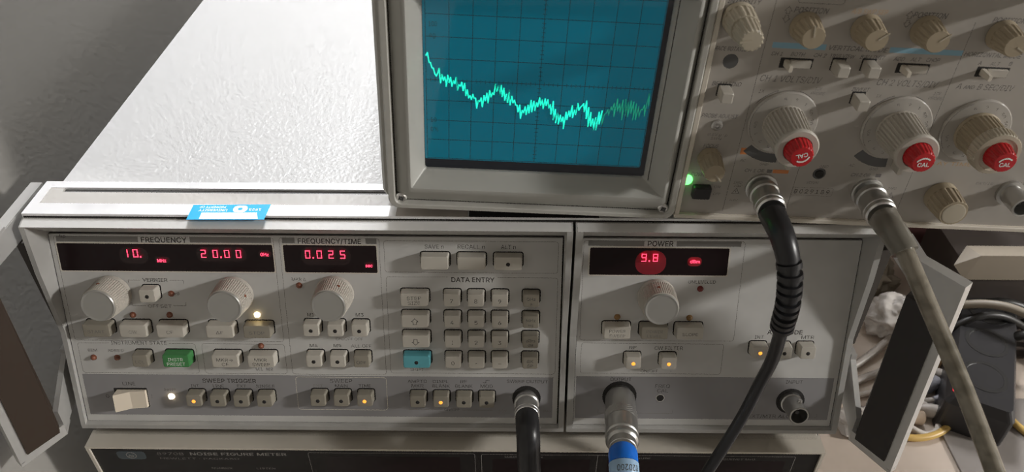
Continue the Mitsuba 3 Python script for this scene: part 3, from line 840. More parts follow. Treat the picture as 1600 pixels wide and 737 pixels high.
def scope():
    S, f = SCP, SCOPE
    put(S + '__case', loft([flat(rrect(335, 121.6, 4, 4, 146.2, 55.2), -400), flat(rrect(335.6, 137.6, 4, 4, 146.2, 47.2), -6), flat(rrect(335.6, 137.6, 4, 4, 146.2, 47.2), -5)]), 'scope_casting', f, smooth=40)
    put(S + '__front_collar', loft([flat(rrect(335.6, 138, 5, 4, 146.2, 47), -5), flat(rrect(335.6, 138, 5, 4, 146.2, 47), 1), flat(rrect(333, 136, 4, 4, 146.2, 47), 2.4), flat(rrect(329, 132, 4, 4, 146.2, 47), 2.4)], caps=(False, False)), 'scope_casting', f, smooth=30)
    for u, d, v0, v1 in ((-6, 20, -30.6, -20.0), (200, 20, -21.0, -20.0), (-6, 380, -18.0, -5.4), (200, 380, -9.1, -5.4)):
        put(S + '__foot', box(u - 8, u + 8, v0, v1, -d - 12, -d), 'black_rubber', f)
    # screen bezel
    def R(u0, u1, v0, v1, h, r):
        return flat(rrect(u1 - u0, v1 - v0, r, 4, (u0 + u1) / 2, (v0 + v1) / 2), h)
    b = S + '__screen_bezel'
    put(b + '__insert', loft([R(-1.3, 102.9, -5.5, 84, -1.5, 1.2), R(-1.3, 102.9, -5.5, 84, 0, 1.2), R(-6.8, 111.3, -11.0, 84.2, 8.7, .8), R(-7.2, 111.7, -11.5, 84.6, 9, 1), R(-9.2, 112.8, -14.2, 92, 9, 2), R(-14.3, 115.3, -20.2, 101, 5, 3)], caps=(False, False)), 'scope_insert', f, smooth=25)
    put(b + '__groove', loft([R(-14.2, 115.2, -20.1, 101, 4.9, 3), R(-14.9, 115.9, -20.9, 102, 4.9, 3.3)], caps=(False, False)), 'dark_gap', f)
    put(b + '__rim', loft([R(-14.8, 115.8, -20.6, 102, 4.5, 3.3), R(-14.8, 115.8, -20.6, 102, 8.6, 3.3), R(-15.2, 116.2, -21.0, 102.4, 9.1, 3.6), R(-17.4, 118.0, -22.6, 104, 9.1, 4.8), R(-18.0, 118.6, -23.2, 104.6, 8.5, 5.2), R(-18.2, 118.8, -23.4, 104.8, 1, 5.2)], caps=(False, False)), 'scope_casting', f, smooth=25)
    for u in (-12.2, 113.2):
        k = put(b + '__screw', lathe([(2.7, 5.2), (2.7, 7.2), (2.1, 7.8), (1.2, 7.9), (1.0, 7.0)], 20), 'steel', at(f, u, -18.2), smooth=35)
        put(k + '__slot', join(box(-1.6, 1.6, -.3, .3, 7.4, 7.96), box(-.3, .3, -1.6, 1.6, 7.4, 7.96)), 'slot_grey', at(f, u, -18.2, 0, 30))
    # tube face, graticule, trace, glass
    s = S + '__screen'
    put(s + '__surround', box(-2.5, 104, -7, 86, -3, -1.2), 'tube_navy', f)
    put(s + '__face', rbox(-1.2, 100.4, -.6, 86, -1.3, -.7, .8, .1), 'crt_face', f, emitter=glow(.0005, .036, .056), label='teal tube face')
    gl = []
    for i in range(11):
        gl.append(box(i * 10 - .11, i * 10 + .11, 0, 84, -.7, -.62))
    for j in range(9):
        gl.append(box(0, 100, j * 10 - .11, j * 10 + .11, -.7, -.62))
    for i in range(51):
        if i % 5:
            gl.append(box(i * 2 - .09, i * 2 + .09, 39.1, 40.9, -.7, -.6))
    for j in range(42):
        if j % 5:
            gl.append(box(49.1, 50.9, j * 2 - .09, j * 2 + .09, -.7, -.6))
    gl += [text('100', 3.2, 65.6, 3.6, 2.2, -.6), text('90', 3.0, 60.2, 2.6, 2.2, -.6), text('10', 3.0, 20.2, 2.6, 2.2, -.6), text('0%', 3.4, 15.4, 3.4, 2.2, -.6)]
    put(s + '__graticule', join(*gl), 'graticule_ink', f)
    cx = [0, .8, 1.7, 3.0, 4.4, 6, 8, 10.5, 13, 16, 19, 22, 24, 26, 28, 31, 34, 37, 40, 42, 44, 46, 48.5, 51, 54, 57, 60, 62.5, 65, 68, 71, 73, 75.5, 78, 80, 83, 86, 89, 92, 95, 98, 100]
    cy = [53.5, 51.5, 48.5, 45.5, 43, 42, 40.6, 40.2, 39.4, 37.5, 34, 31, 30.4, 32, 34, 35.6, 35.2, 32.5, 29.5, 27.6, 26.6, 28.5, 30.4, 31.2, 31, 28, 24, 23, 27, 30.5, 30, 27.5, 22, 24.5, 27, 30.2, 31, 29.8, 28.6, 29.8, 31.2, 33]
    rg = np.random.default_rng(5)
    xs = np.arange(.2, 100, .62)
    base = np.interp(xs, cx, cy)
    amp = np.where(xs < 4, 1.2, np.where(xs < 54, 2.2, 3.3)) * rg.uniform(.15, 1.35, len(xs))
    amp = np.where(xs > 79, amp * 1.35, amp)
    ys = base + amp * np.where(np.arange(len(xs)) % 2, 1, -1) + rg.normal(0, .7, len(xs)) * (xs > 4)
    ys[np.abs(xs - 73.2).argmin()] -= 3.6
    P = np.column_stack([xs, ys, np.full(len(xs), .05)])
    cut = np.searchsorted(xs, 79)

    def ribbon(p, w):
        out = []
        for a, c in zip(p[:-1], p[1:]):
            d = (c - a)[:2]
            n = np.array([-d[1], d[0]]) / (np.linalg.norm(d) + 1e-9) * w / 2
            t = d / (np.linalg.norm(d) + 1e-9) * w / 2
            q = [a[:2] - t - n, c[:2] + t - n, c[:2] + t + n, a[:2] - t + n]
            out.append(trimesh.Trimesh(np.column_stack([np.array(q), np.full(4, .05)]), [[0, 1, 2], [0, 2, 3], [0, 2, 1], [0, 3, 2]], process=False))
        return join(*out)
    put(s + '__trace', ribbon(P[:cut], .58), 'crt_face', f, emitter=glow(.02, 1.35, .80), label='bright green noise trace')
    put(s + '__trace', ribbon(P[cut - 1:], .42), 'crt_face', f, emitter=glow(.01, .27, .12), label='faint right end of the trace')
    put(s + '__glass', trimesh.Trimesh(np.array([[-1.25, -5.4, .4], [102.8, -5.4, .4], [102.8, 84, .4], [-1.25, 84, .4]]), [[0, 1, 2], [0, 2, 3]], process=False), 'clear_pane', f)
    # front panel
    p = S + '__front_panel'
    Z = 6.0
    put(p, box(119.2, 311, -20.6, 112, 2.5, Z), 'scope_paint', f)
    put(S + '__chassis', box(104.5, 118, -19, 112, -4.5, 2), 'black_plastic', f)
    put(S + '__side_rail', rbox(118.9, 121.2, -20.4, 112, 2, 8.2, .5, .3), 'scope_trim', f)
    put(S + '__bottom_rail', rbox(119, 312, -23.0, -20.6, 3.9, 8.0, .6, .4), 'scope_trim', f)
    g = at(f, 0, 0, Z)
    for o in (box(145.4, 168, 64.9, 67.4, 0, .05), box(195, 226, 65.2, 67.6, 0, .05)):
        put(p + '__colour_band', o, 'band_blue', g)
    put(p + '__pale_field', join(loft([flat(rrect(81, 11, 1.5, 4, 186, 59.5), 0), flat(rrect(81, 11, 1.5, 4, 186, 59.5), .04)], caps=(False, True))), 'scope_paint', g)
    for o in (box(143.6, 147.6, 13.0, 16.4, 0, .06), box(161.0, 168.4, 3.6, 5.6, 0, .06)):
        put(p + '__orange_block', o, 'orange_print', g)
    put(p + '__lettering', text('DELAY TIME', 240, 12.8, 23, 1.9, .06), 'brown_print', g)
    IT = .22
    W = [('INTENSITY', 129.6, 84, 13.4, 2.1), ('A  \u2022  B', 129.8, 81.1, 9, 1.9), ('TRACE ROTATION', 128.6, 63.6, 16, 1.8), ('BEAM FIND', 130.2, 47.6, 12.6, 1.9), ('PROBE ADJUST', 130.4, 32, 16, 1.9), ('FOCUS', 129.6, 16.7, 6.8, 1.8), ('POWER', 127.6, 1.3, 8.4, 2.0), ('ON', 137, -5.2, 2.8, 1.4), ('OFF', 137.6, -9.2, 3.4, 1.4),
         ('POSITION', 157.6, 81.6, 13.8, 2.3), ('POSITION', 206.6, 81.9, 13.8, 2.3), ('POSITION', 239.6, 81.4, 13.6, 2.1), ('CH 1', 148.4, 62.4, 4.8, 1.7), ('BOTH', 157.2, 62.5, 5.8, 1.7), ('CH 2', 166.6, 62.5, 5.2, 1.7), ('VERTICAL MODE', 181.6, 66.2, 25, 2.0), ('TRIG VIEW', 176.0, 62.6, 10.6, 1.7), ('BW LIMIT', 189, 62.8, 10.4, 1.7), ('ADD', 200.4, 62.6, 4.6, 1.7), ('ALT', 207.5, 62.7, 4.2, 1.7), ('CHOP', 214.8, 62.8, 5.6, 1.7),
         ('HORIZONTAL MODE', 239, 66.2, 24, 1.9), ('A', 235.2, 62.6, 1.4, 1.7), ('B', 248.2, 62.8, 1.3, 1.7), ('ALT', 241.6, 62.5, 4, 1.6),
         ('CH 1 VOLTS/DIV', 157.2, 51.1, 26.4, 2.9), ('CH 2 VOLTS/DIV', 207.8, 51.7, 26.4, 2.9), ('A', 230.6, 51.6, 2.2, 2.7), ('AND', 235.0, 51.3, 4.6, 1.7), ('B SEC/DIV', 246.6, 51.6, 15.6, 2.7), ('INVERT', 188.6, 47.8, 7.4, 1.8),
         ('1X', 146, 44.9, 2.2, 1.6), ('10X', 170.4, 47.2, 3, 1.5), ('PROBE', 170.6, 45.0, 6, 1.5), ('1X', 197.4, 45.2, 2.2, 1.6), ('10X', 222.4, 47.6, 3, 1.5), ('PROBE', 222.4, 45.3, 6, 1.5),
         ('AC', 145.8, 9.8, 2.4, 1.3), ('GND', 156.0, 8.2, 3.8, 1.3), ('DC', 164, 9.8, 2.4, 1.3), ('AC', 196.6, 9.8, 2.4, 1.3), ('GND', 207.4, 8.2, 3.8, 1.3), ('CH 1 OR', 152.4, 4.6, 9, 1.7), ('CH 2 OR', 202.4, 4.7, 9, 1.7), ('GND', 184, 8.4, 4, 1.4), ('SERIAL', 181.4, -.6, 6, 1.2), ('EXT INPUT', 281, 3.4, 12, 1.7), ('EXT/10', 262, 3, 8, 1.3), ('1M\u03a9', 146.2, -2.4, 4, 1.4), ('20pF', 146.8, -4.2, 4, 1.2), ('1M\u03a9', 219.6, -1.9, 4, 1.4), ('400V', 146.2, -12.4, 4, 1.2), ('0.5V p-p', 131.4, 22.6, 9, 1.3), ('1kHz', 131.2, 20.6, 5, 1.2)]
    ms = [text(s_, x, y, w, h, .06, slant=IT, bold=1.6 < h < 2.5) for s_, x, y, w, h in W]

    def tri(x, y, r=2.3):
        a = np.radians([90, 210, 330])
        o = np.column_stack([x + r * np.cos(a), y + r * np.sin(a)])
        i = np.column_stack([x + (r - .55) * np.cos(a), y + (r - .55) * np.sin(a)])
        return ringmesh(o, i, .06)
    ms += [tri(146.3, -7.6), tri(220.0, -6.3), box(146.15, 146.45, -8, -6.6, 0, .06), box(219.85, 220.15, -6.8, -5.4, 0, .06)]
    from shapely.geometry import Polygon

    def arrow(x, y, sg):
        q = Polygon([(x - 1.7, y), (x, y + 2 * sg), (x + 1.7, y), (x + .8, y), (x + .8, y - 1.2 * sg), (x - .8, y - 1.2 * sg), (x - .8, y)])
        return trimesh.creation.extrude_polygon(q.buffer(.05).difference(q.buffer(-.2)), .06, engine='earcut')
    for x, y in ((148.2, 79.4), (198.2, 79.8)):
        ms += [arrow(x, y + 1.5, 1), arrow(x, y - 1.5, -1)]
    for x in (157.0 + 1.3, 209.3):
        for a0, a1 in ((100, 140), (38, 66)):
            ms.append(arcband(x, 30.5, 15.6, 15.9, a0 + 8, a1 + 8, 0, .06, 8))
    ms += [box(142.2, 142.4, -19, 86, 0, .05), box(172.6, 172.8, -19, 12, 0, .05), box(225.9, 226.1, -19, 80, 0, .05), box(158.3, 160.6, 3.7, 5.5, 0, .06), box(209.4, 212.0, 3.8, 5.6, 0, .06), outline(151, 170, 84.4, 90, 1.2, .25), outline(172.6, 192.2, -8, -3.4, .8, .12)]
    put(p + '__lettering', join(*ms), 'ink_mid', g)
    put(p + '__lettering', text('A/B SWP SEP', 181.5, 82.2, 14.6, 2.0, .07, slant=IT), 'brown_print', g)
    sn = 'B029189'
    for i, c in enumerate(sn):
        put(p + '__serial_digit', text(c, 174.6 + i * 2.55, -5.7, 1.5, 2.3, .06), 'ink_dark', g)
    # intensity: two stacked fluted knobs
    k = name(S + '__knob')
    labels[k] = {'label': 'double intensity knob, two stacked fluted rings'}
    put(k + '__outer_ring', lathe([(6.6, .2), (6.8, .6), (6.7, 4), (6.65, 4.02), (6.1, 12.4), (5.7, 13), (4.4, 13)], flutes=16, depth=.5, fl=(4.01, 12.5)), 'scope_knob', at(g, 128.4, 77.2), smooth=30)
    put(k + '__inner_ring', lathe([(5.2, 12.8), (5.3, 13.2), (4.7, 23.4), (4.2, 24), (.2, 24.1)], flutes=16, depth=.45, fl=(13.1, 24.2)), 'scope_knob', at(g, 128.4, 77.2), smooth=30)
    put(k + '__pointer', box(-.4, .4, 0, 4.8, 23.8, 24.6), 'scope_knob', at(g, 128.4, 77.2, 0, 100))
    for x, y, rot, tone, what in ((156.6, 74.8, 10, 'scope_knob_tan', 'tan position knob of channel 1'), (182.0, 75.1, -50, 'scope_knob_tan', 'tan sweep separation knob'), (206.6, 75.7, -50, 'scope_knob_tan', 'tan position knob of channel 2'), (238.6, 75.4, -120, 'scope_knob_tan', 'tan horizontal position knob')):
        k = name(S + '__knob')
        labels[k] = {'label': what}
        fluted_knob(k, g, x, y, 6.4, 4.9, .2, 12.5, tone, 16, .4, rot)
    for x, y in ((198.2, 99.6), (244.6, 97.6)):
        k = name(S + '__knob')
        fluted_knob(k, g, x, y, 7.2, 5.8, .2, 17, 'scope_grey_knob', 16, .4)
    k = name(S + '__knob')
    labels[k] = {'label': 'small focus knob'}
    fluted_knob(k, g, 129.8, 10.6, 5.4, 4.7, .2, 14, 'scope_knob_tan', 16, .4, -140)
    k = name(S + '__knob')
    labels[k] = {'label': 'tan delay time knob with a flat disc on its end'}
    fluted_knob(k, g, 243.4, -4.6, 7.6, 6.7, .2, 15.0, 'scope_knob_tan', 18, .5, None, 'scope_knob')
    # volts and time dials
    for i, (u, v) in enumerate(((158.8, 30.4), (210.0, 30.4), (245.6, 30.8))):
        k = name(S + '__dial')
        labels[k] = {'label': ['volts dial of channel 1 with a red centre knob', 'volts dial of channel 2 with a red centre knob', 'time base dial with a red centre knob'][i]}
        gg = at(g, u, v)
        put(k + '__skirt', lathe([(15.4, .06), (15.4, .9), (14.9, 1.5), (13.6, 1.7), (9.6, 2.3), (9.2, 2.4)], 48), 'clear_skirt', gg, smooth=35, label='clear numbered skirt')
        nums = ['5', '2', '1', '50', '20', '10', '5', '2', '1', '.5', '.2', '.1', '50']
        tm = []
        for q, s_ in enumerate(nums):
            a = math.radians(100 - q * 23 + (i * 7))
            tm.append(text(s_, 12.1 * math.cos(a), 12.1 * math.sin(a), None, 1.7, 1.98, rot=math.degrees(a) - 90))
        tm.append(arcband(0, 0, 14.6, 14.8, 115, 220, 1.6, 1.62, 20))
        put(k + '__numbers', join(*tm), 'ink_mid', gg)
        if i < 2:
            put(k + '__barrel', lathe([(9.4, 2.2), (9.7, 3), (9.7, 4.0), (9.7, 4.02), (8.5, 21.4), (9.1, 22), (9.1, 23.2), (8.5, 24), (6.2, 24), (6.1, 23.2)], flutes=32, depth=.75, fl=(4.01, 21.5)), 'scope_grey_knob', gg, smooth=30)
            h0 = 23.2
        else:
            put(k + '__barrel', lathe([(9.8, 2.2), (10, 3), (9.6, 4.0), (9.55, 4.02), (9.0, 15.5), (8.6, 16.0), (7, 16.1)], flutes=30, depth=.5, fl=(4.01, 15.6)), 'scope_knob_tan', gg, smooth=30)
            put(k + '__ring', lathe([(8.8, 15.8), (10.4, 16.4), (10.4, 16.5), (10.0, 20.8), (9.4, 21.6), (7.8, 21.8), (7.6, 21.4), (5.5, 21.2)], flutes=40, depth=.4, fl=(16.45, 20.9)), 'scope_knob', gg, smooth=30)
            h0 = 21.0
        put(k + '__centre_knob', lathe([(5.9, h0), (6.0, h0 + .4), (5.9, h0 + .8), (5.9, h0 + .82), (5.0, h0 + 6.2), (4.4, h0 + 6.9), (.2, h0 + 7.1)], flutes=20, depth=.35, fl=(h0 + .81, h0 + 6.3)), 'knob_red', gg, smooth=30, label='red centre knob')
        rot = (200, 5, 5)[i]
        put(k + '__centre_mark', join(text('CAL', 0, -.9, 4.8, 1.9, h0 + 7.22, bold=True), arcband(0, -1.2, 3.0, 3.6, 45, 150, h0 + 7.1, h0 + 7.22, 10)), 'ink_white', at(gg, rot=rot))
    # coupling slots: a curved opening under each volts dial
    for u, o in ((158.8, 0), (210.0, 0)):
        k = name(S + '__coupling_slot')
        put(k + '__opening', arcband(u, 30.4, 16.4, 21.0, 228, 277, 0, .1), 'slot_grey', g)
        put(k + '__lever', loft([flat(rrect(3, 4.4, .4, 4, u + 6.2, 11.8), .1), flat(rrect(2.2, 3.6, .4, 4, u + 6.4, 11.0), 6.0)]), 'scope_grey_knob', g)
    # slide switches
    for u, v, side in ((157.4, 58.5, -1), (207.4, 58.6, -1), (241.9, 58.6, -1)):
        k = name(S + '__slide_switch')
        put(k + '__opening', box(u - 7, u + 7, v - 2.3, v + 2.3, 0, .1), 'dark_gap', g)
        put(k + '__slider', join(rbox(u - 3.0, u + 6.0, v - 1.7, v + 1.7, .1, 1.6, .4, .2)), 'scope_grey_knob', g)
        put(k + '__lever', loft([flat(rrect(2.2, 3.0, .3, 4, u - 4.2, v), .1), flat(rrect(1.5, 2.4, .3, 4, u - 4.2, v), 7.0)]), 'scope_trim', g)
    # push buttons
    for u, v, tone in ((129.4, 46.0 - 1.4, 'scope_grey_knob'), (175.2, 58.8, 'scope_grey_knob'), (188.0, 59.2, 'scope_grey_knob'), (188.4, 43.8, 'scope_grey_knob')):
        k = name(S + '__push_button')
        put(k + '__opening', box(u - 3.0, u + 3.0, v - 2.8, v + 3.0, 0, .1), 'dark_gap', g)
        put(k + '__button', loft([flat(rrect(5.0, 5.0, .5, 4, u, v - .2), .1), flat(rrect(5.0, 5.0, .5, 4, u, v - .2), 7.4), flat(rrect(4.2, 4.2, .5, 4, u, v - .2), 8.0)]), tone, g)
    k = name(S + '__power_button')
    put(k + '__button', loft([flat(rrect(8.6, 6.8, 1.0, 4, 129.6, -7.6), 0), flat(rrect(8.6, 6.8, 1.0, 4, 129.6, -7.6), 2.8), flat(rrect(7.4, 5.6, 1.0, 4, 129.6, -7.6), 3.6)]), 'black_plastic', g, label='black power button')
    led(S, 121.9, -1.9, 'led_amber_off', g, glow(.35, 5.2, .55), r=2.4, label='lit green power lamp')
    # holes, jacks, sockets
    k = name(S + '__adjustment_hole')
    put(k + '__recess', lathe([(3.3, 0), (3.3, .1)], 24), 'slot_grey', at(g, 129.5, 58.0))
    k = name(S + '__probe_jack')
    put(k + '__collar', lathe([(2.6, 0), (2.6, 1.0), (2.0, 1.3), (1.4, 1.3), (1.3, .4)], 20), 'nickel_worn', at(g, 129.9, 27.6), smooth=35)
    put(k + '__pin', lathe([(.5, 0), (.5, 1.6)], 10), 'steel', at(g, 129.9, 27.6))
    k = name(S + '__ground_jack')
    put(k + '__recess', lathe([(3.0, 0), (3.0, .1), (2.0, .12)], 24), 'slot_grey', at(g, 182.9, 4.4))
    put(k + '__nut', lathe([(2.0, .1), (2.0, .8), (1.2, .9)], 16), 'dark_gap', at(g, 182.9, 4.4))
    for u, v in ((157.5, -4.2), (208.0, -4.2)):
        k = name(S + '__coaxial_socket')
        put(k + '__collar', lathe([(7.4, 0), (7.4, 1.4), (6.8, 1.8), (5.4, 1.9), (4.6, 2.0), (4.6, 4.4)], 30), 'nickel_worn', at(g, u, v), smooth=35)
    k = name(S + '__coaxial_socket')
    put(k + '__barrel', lathe([(6.4, 0), (6.4, 1.6), (4.9, 1.9), (4.9, 13), (4.0, 13.2), (3.8, 6)], 28), 'nickel_worn', at(g, 275.4, -1.2), smooth=35)
    put(k + '__insulator', lathe([(3.7, 6), (3.7, 7), (.6, 7.2), (.5, 10)], 16), 'slot_grey', at(g, 275.4, -1.2), smooth=35)


scope()


# ------------------------------------------------------------------ cables plugged in at the front
def carry_on(path, *pts):
    """The cable goes on, smoothly, through further points."""
    tail = spline([path[-5], path[-1], *pts], 40)
    return np.vstack([path[:-5], tail])


def bayonet_plug(k, base, axis, tone='nickel_worn', r=6.9):
    put(k + '__coupling_nut', align(lathe([(r - .5, 2.6), (r, 3.0), (r, 5.6), (r - .7, 6.2), (r - .7, 11.6), (r, 12.2), (r, 14.6), (r - .3, 15.0)], 32), base, axis), tone, smooth=35)
    put(k + '__ferrule', align(lathe([(r - .4, 14.8), (r - .2, 15.4), (r - .2, 17.2), (r - .9, 18.0)], 32), base, axis), 'steel', smooth=35)


def cables():
    # black cable on channel 1 with a ribbed boot
    k = thing('coaxial_cable', 'black coaxial cable with ribbed boot plugged into the oscilloscope channel 1', 'cable')
    b = scope_point(157.5, -4.2, 7.6)
    ax = scope_point(157.5, -4.2, 100) - b
    bayonet_plug(k, b, ax)
    q = scope_point(157.5, -4.2, 24.5)
    q2 = scope_point(157.9, -5.4, 30)
    path = spline([q, q2, (358.6, -12, 147.6), (361.4, -19.5, 138.6), (363.2, -22, 129), (364.8, -22.5, 117), (366.4, -20, 106), (367.6, -18, 99), (369.6, -15, 84), (370.2, -13, 68), (368.6, -12, 52), (363.0, -16, 30), (347.5, -28, -2.4), (339.9, -34, -17), (335, -37, -28)], 170)
    path = carry_on(path, (322, -50, -80), (312, -54, -140))
    z = path[:, 2]
    i0, i1 = np.argmax(z < 141), np.argmax(z < 99)
    put(k + '__heat_shrink', tube(path[:i0 + 1], np.linspace(6.3, 5.0, i0 + 1), 18), 'black_rubber', smooth=35)
    put(k + '__core', tube(path[i0:], np.linspace(3.4, 3.0, len(path) - i0), 16), 'black_rubber', smooth=35)
    seg = np.cumsum(np.r_[0, np.linalg.norm(np.diff(path[i0:i1], axis=0), axis=1)])
    for a in np.linspace(1.5, seg[-1] - 1.5, 9):
        j = int(np.searchsorted(seg, a)) + i0
        d = path[min(j + 1, len(path) - 1)] - path[j - 1]
        put(k + '__boot_rib', align(lathe([(3.9, -1.7), (5.5, -1.5), (5.6, 1.1), (3.9, 1.5)], 22), path[j], d), 'black_rubber', smooth=35)
    put(k + '__boot_sleeve', tube(path[i0:i1], 4.2, 16), 'black_rubber', smooth=35)
    # grey probe cable on channel 2
    k = thing('probe_cable', 'thick dirty beige cable plugged into oscilloscope channel 2, running down in front', 'cable')
    b = scope_point(208, -4.2, 7.6)
    ax = scope_point(208, -4.2, 100) - b
    bayonet_plug(k, b, ax, r=7.2)
    q = scope_point(208.0, -4.2, 24.5)
    path = spline([q, scope_point(208.4, -4.6, 30), (407.2, -6.5, 148.6), (409.4, -13, 146.5), (412.6, -24, 140.6), (417, -38, 131.6), (425.2, -62, 115), (430.6, -90, 100), (433, -108, 91)], 90)
    path = carry_on(path, (438, -136, 50), (444, -150, -60), (446, -152, -160))
    i0 = np.argmax(path[:, 1] < -17)
    put(k + '__sleeve', tube(path[:i0 + 1], np.linspace(6.6, 5.6, i0 + 1), 20), 'probe_sleeve', smooth=35)
    put(k + '__sheath', tube(path[i0 - 2:], np.linspace(3.9, 3.5, len(path) - i0 + 2), 18), 'probe_sheath', smooth=35)
    # black cable on the sweep output
    k = thing('sweep_output_cable', 'black cable on the sweep output socket hanging straight down', 'cable')
    b = panel_point(250.1, 17.7, 1.0)
    ax = panel_point(250.1, 17.7, 100) - b
    bayonet_plug(k, b, ax, r=6.8)
    path = spline([panel_point(250.1, 17.7, 18.5), panel_point(250.2, 17.5, 24), (250.6, -24.5, 23), (251.0, -30, 12), (251.8, -34, -2), (252.4, -37, -18), (253, -39, -34)], 60)
    path = carry_on(path, (255, -43, -90), (256, -46, -140))
    put(k + '__sheath', tube(path, np.interp(np.arange(len(path)), [0, 30, 40, 59], [6.3, 6.2, 5.7, 5.2]), 20), 'black_rubber', smooth=35)
    for j in (39, 46, 53):
        put(k + '__fold', align(lathe([(5.2, -.9), (6.1, -.2), (6.1, .3), (5.2, .9)], 20), path[j], path[j + 1] - path[j] + np.array([.08, 0, .02])), 'black_rubber', smooth=35)
    # output cable with threaded connector
    k = thing('output_cable', 'metal threaded connector with blue label sleeve on the power output socket', 'cable')
    b = panel_point(301.7, 19.5, 2.8)
    ax = panel_point(301.7, 19.5, 100) - b
    ax = ax / np.linalg.norm(ax) + np.array([-.09, 0, -.06])
    ax /= np.linalg.norm(ax)
    put(k + '__barrel', align(lathe([(7.8, 0), (8.2, .4), (8.2, 12.5), (8.4, 13), (8.4, 15.2)], 36), b, ax), 'nickel_worn', smooth=35)
    n = 48
    a = np.arange(n) * 2 * math.pi / n
    rings = []
    for j in range(9):
        rr = 8.5 + .22 * ((np.arange(n) + j) % 2)
        rings.append(np.column_stack([rr * np.cos(a), rr * np.sin(a), np.full(n, 15.2 + j * .8)]))
    put(k + '__knurl', align(loft(rings), b, ax), 'nickel_worn', label='knurled grip band')
    put(k + '__nut', align(lathe([(8.4, 21.6), (8.7, 22), (8.7, 32), (8.4, 32.8), (7.7, 33.4), (8.5, 34.6), (8.6, 36.4), (8.0, 37.6), (7.2, 38.4), (7.1, 38.6), (7.1, 42.6), (6.8, 43), (6.8, 47)], 36), b, ax), 'nickel_worn', smooth=35)
    u = ax / np.linalg.norm(ax)
    p0 = b + u * 46.5
    path = spline([p0, p0 + u * 4, p0 + u * 9 + np.array([.3, 0, -1.8]), p0 + u * 14 + np.array([.8, 0, -6]), p0 + u * 17 + np.array([1.2, 0, -13]), p0 + u * 19 + np.array([1.6, 0, -25])], 50)
    put(k + '__sleeve', tube(path[:14], 7.3, 22), 'blue_sleeve', smooth=35, label='blue sleeve')
    put(k + '__label', tube(path[13:24], 7.45, 22), 'label_blue', smooth=35, label='pale blue label with dark print')
    put(k + '__label', tube(path[25:36], 7.45, 22), 'label_blue', smooth=35, label='pale blue label with dark print')
    put(k + '__sheath', tube(carry_on(path[23:], path[-1] + [2, -2, -40], path[-1] + [3, -3, -110]), 7.1, 22), 'side_grey', smooth=35)
    # print wrapped on the label
    out = []
    for s_, j, w in (('020200', 18, 11.5), ('P 0315C', 30, 11.5)):
        m = text(s_, 0, 0, w, 2.9, 0, rot=180)
        m = m.subdivide_to_size(.8)
        t = path[j + 1] - path[j - 1]
        t /= np.linalg.norm(t)
        right = np.array([1, 0, 0]) - t * t[0]
        right /= np.linalg.norm(right)
        upn = np.cross(t, right)
        upn = upn if upn[2] > 0 else -upn
        v = m[0] if isinstance(m, tuple) else m.vertices
        fc = m[1] if isinstance(m, tuple) else m.faces
        th = v[:, 0] / 7.55 + .18
        q = path[j] + 7.56 * (np.sin(th)[:, None] * right + np.cos(th)[:, None] * upn) - v[:, 1][:, None] * t
        out.append(trimesh.Trimesh(q, fc, process=False))
    put(k + '__print', join(*out), 'ink_dark')


cables()


# ------------------------------------------------------------------ things on the bench to the right and left
def blob(cx, cy, cz, rx, ry, rz, seed, amp=.25, sub=3):
    m = trimesh.creation.icosphere(sub)
    v = m.vertices
    d = 1 + amp * (meshkit.fbm(v * 2.6 + seed * 7.3, 3, seed) - .5) * 2
    v = v * d[:, None] * [rx, ry, rz] + [cx, cy, cz]
    v[:, 2] = np.maximum(v[:, 2], BENCH + .3)
    return trimesh.Trimesh(v, m.faces, process=False)


def rest(pts, r):
    return [(x, y, BENCH + r + .2 + z) for x, y, z in pts]


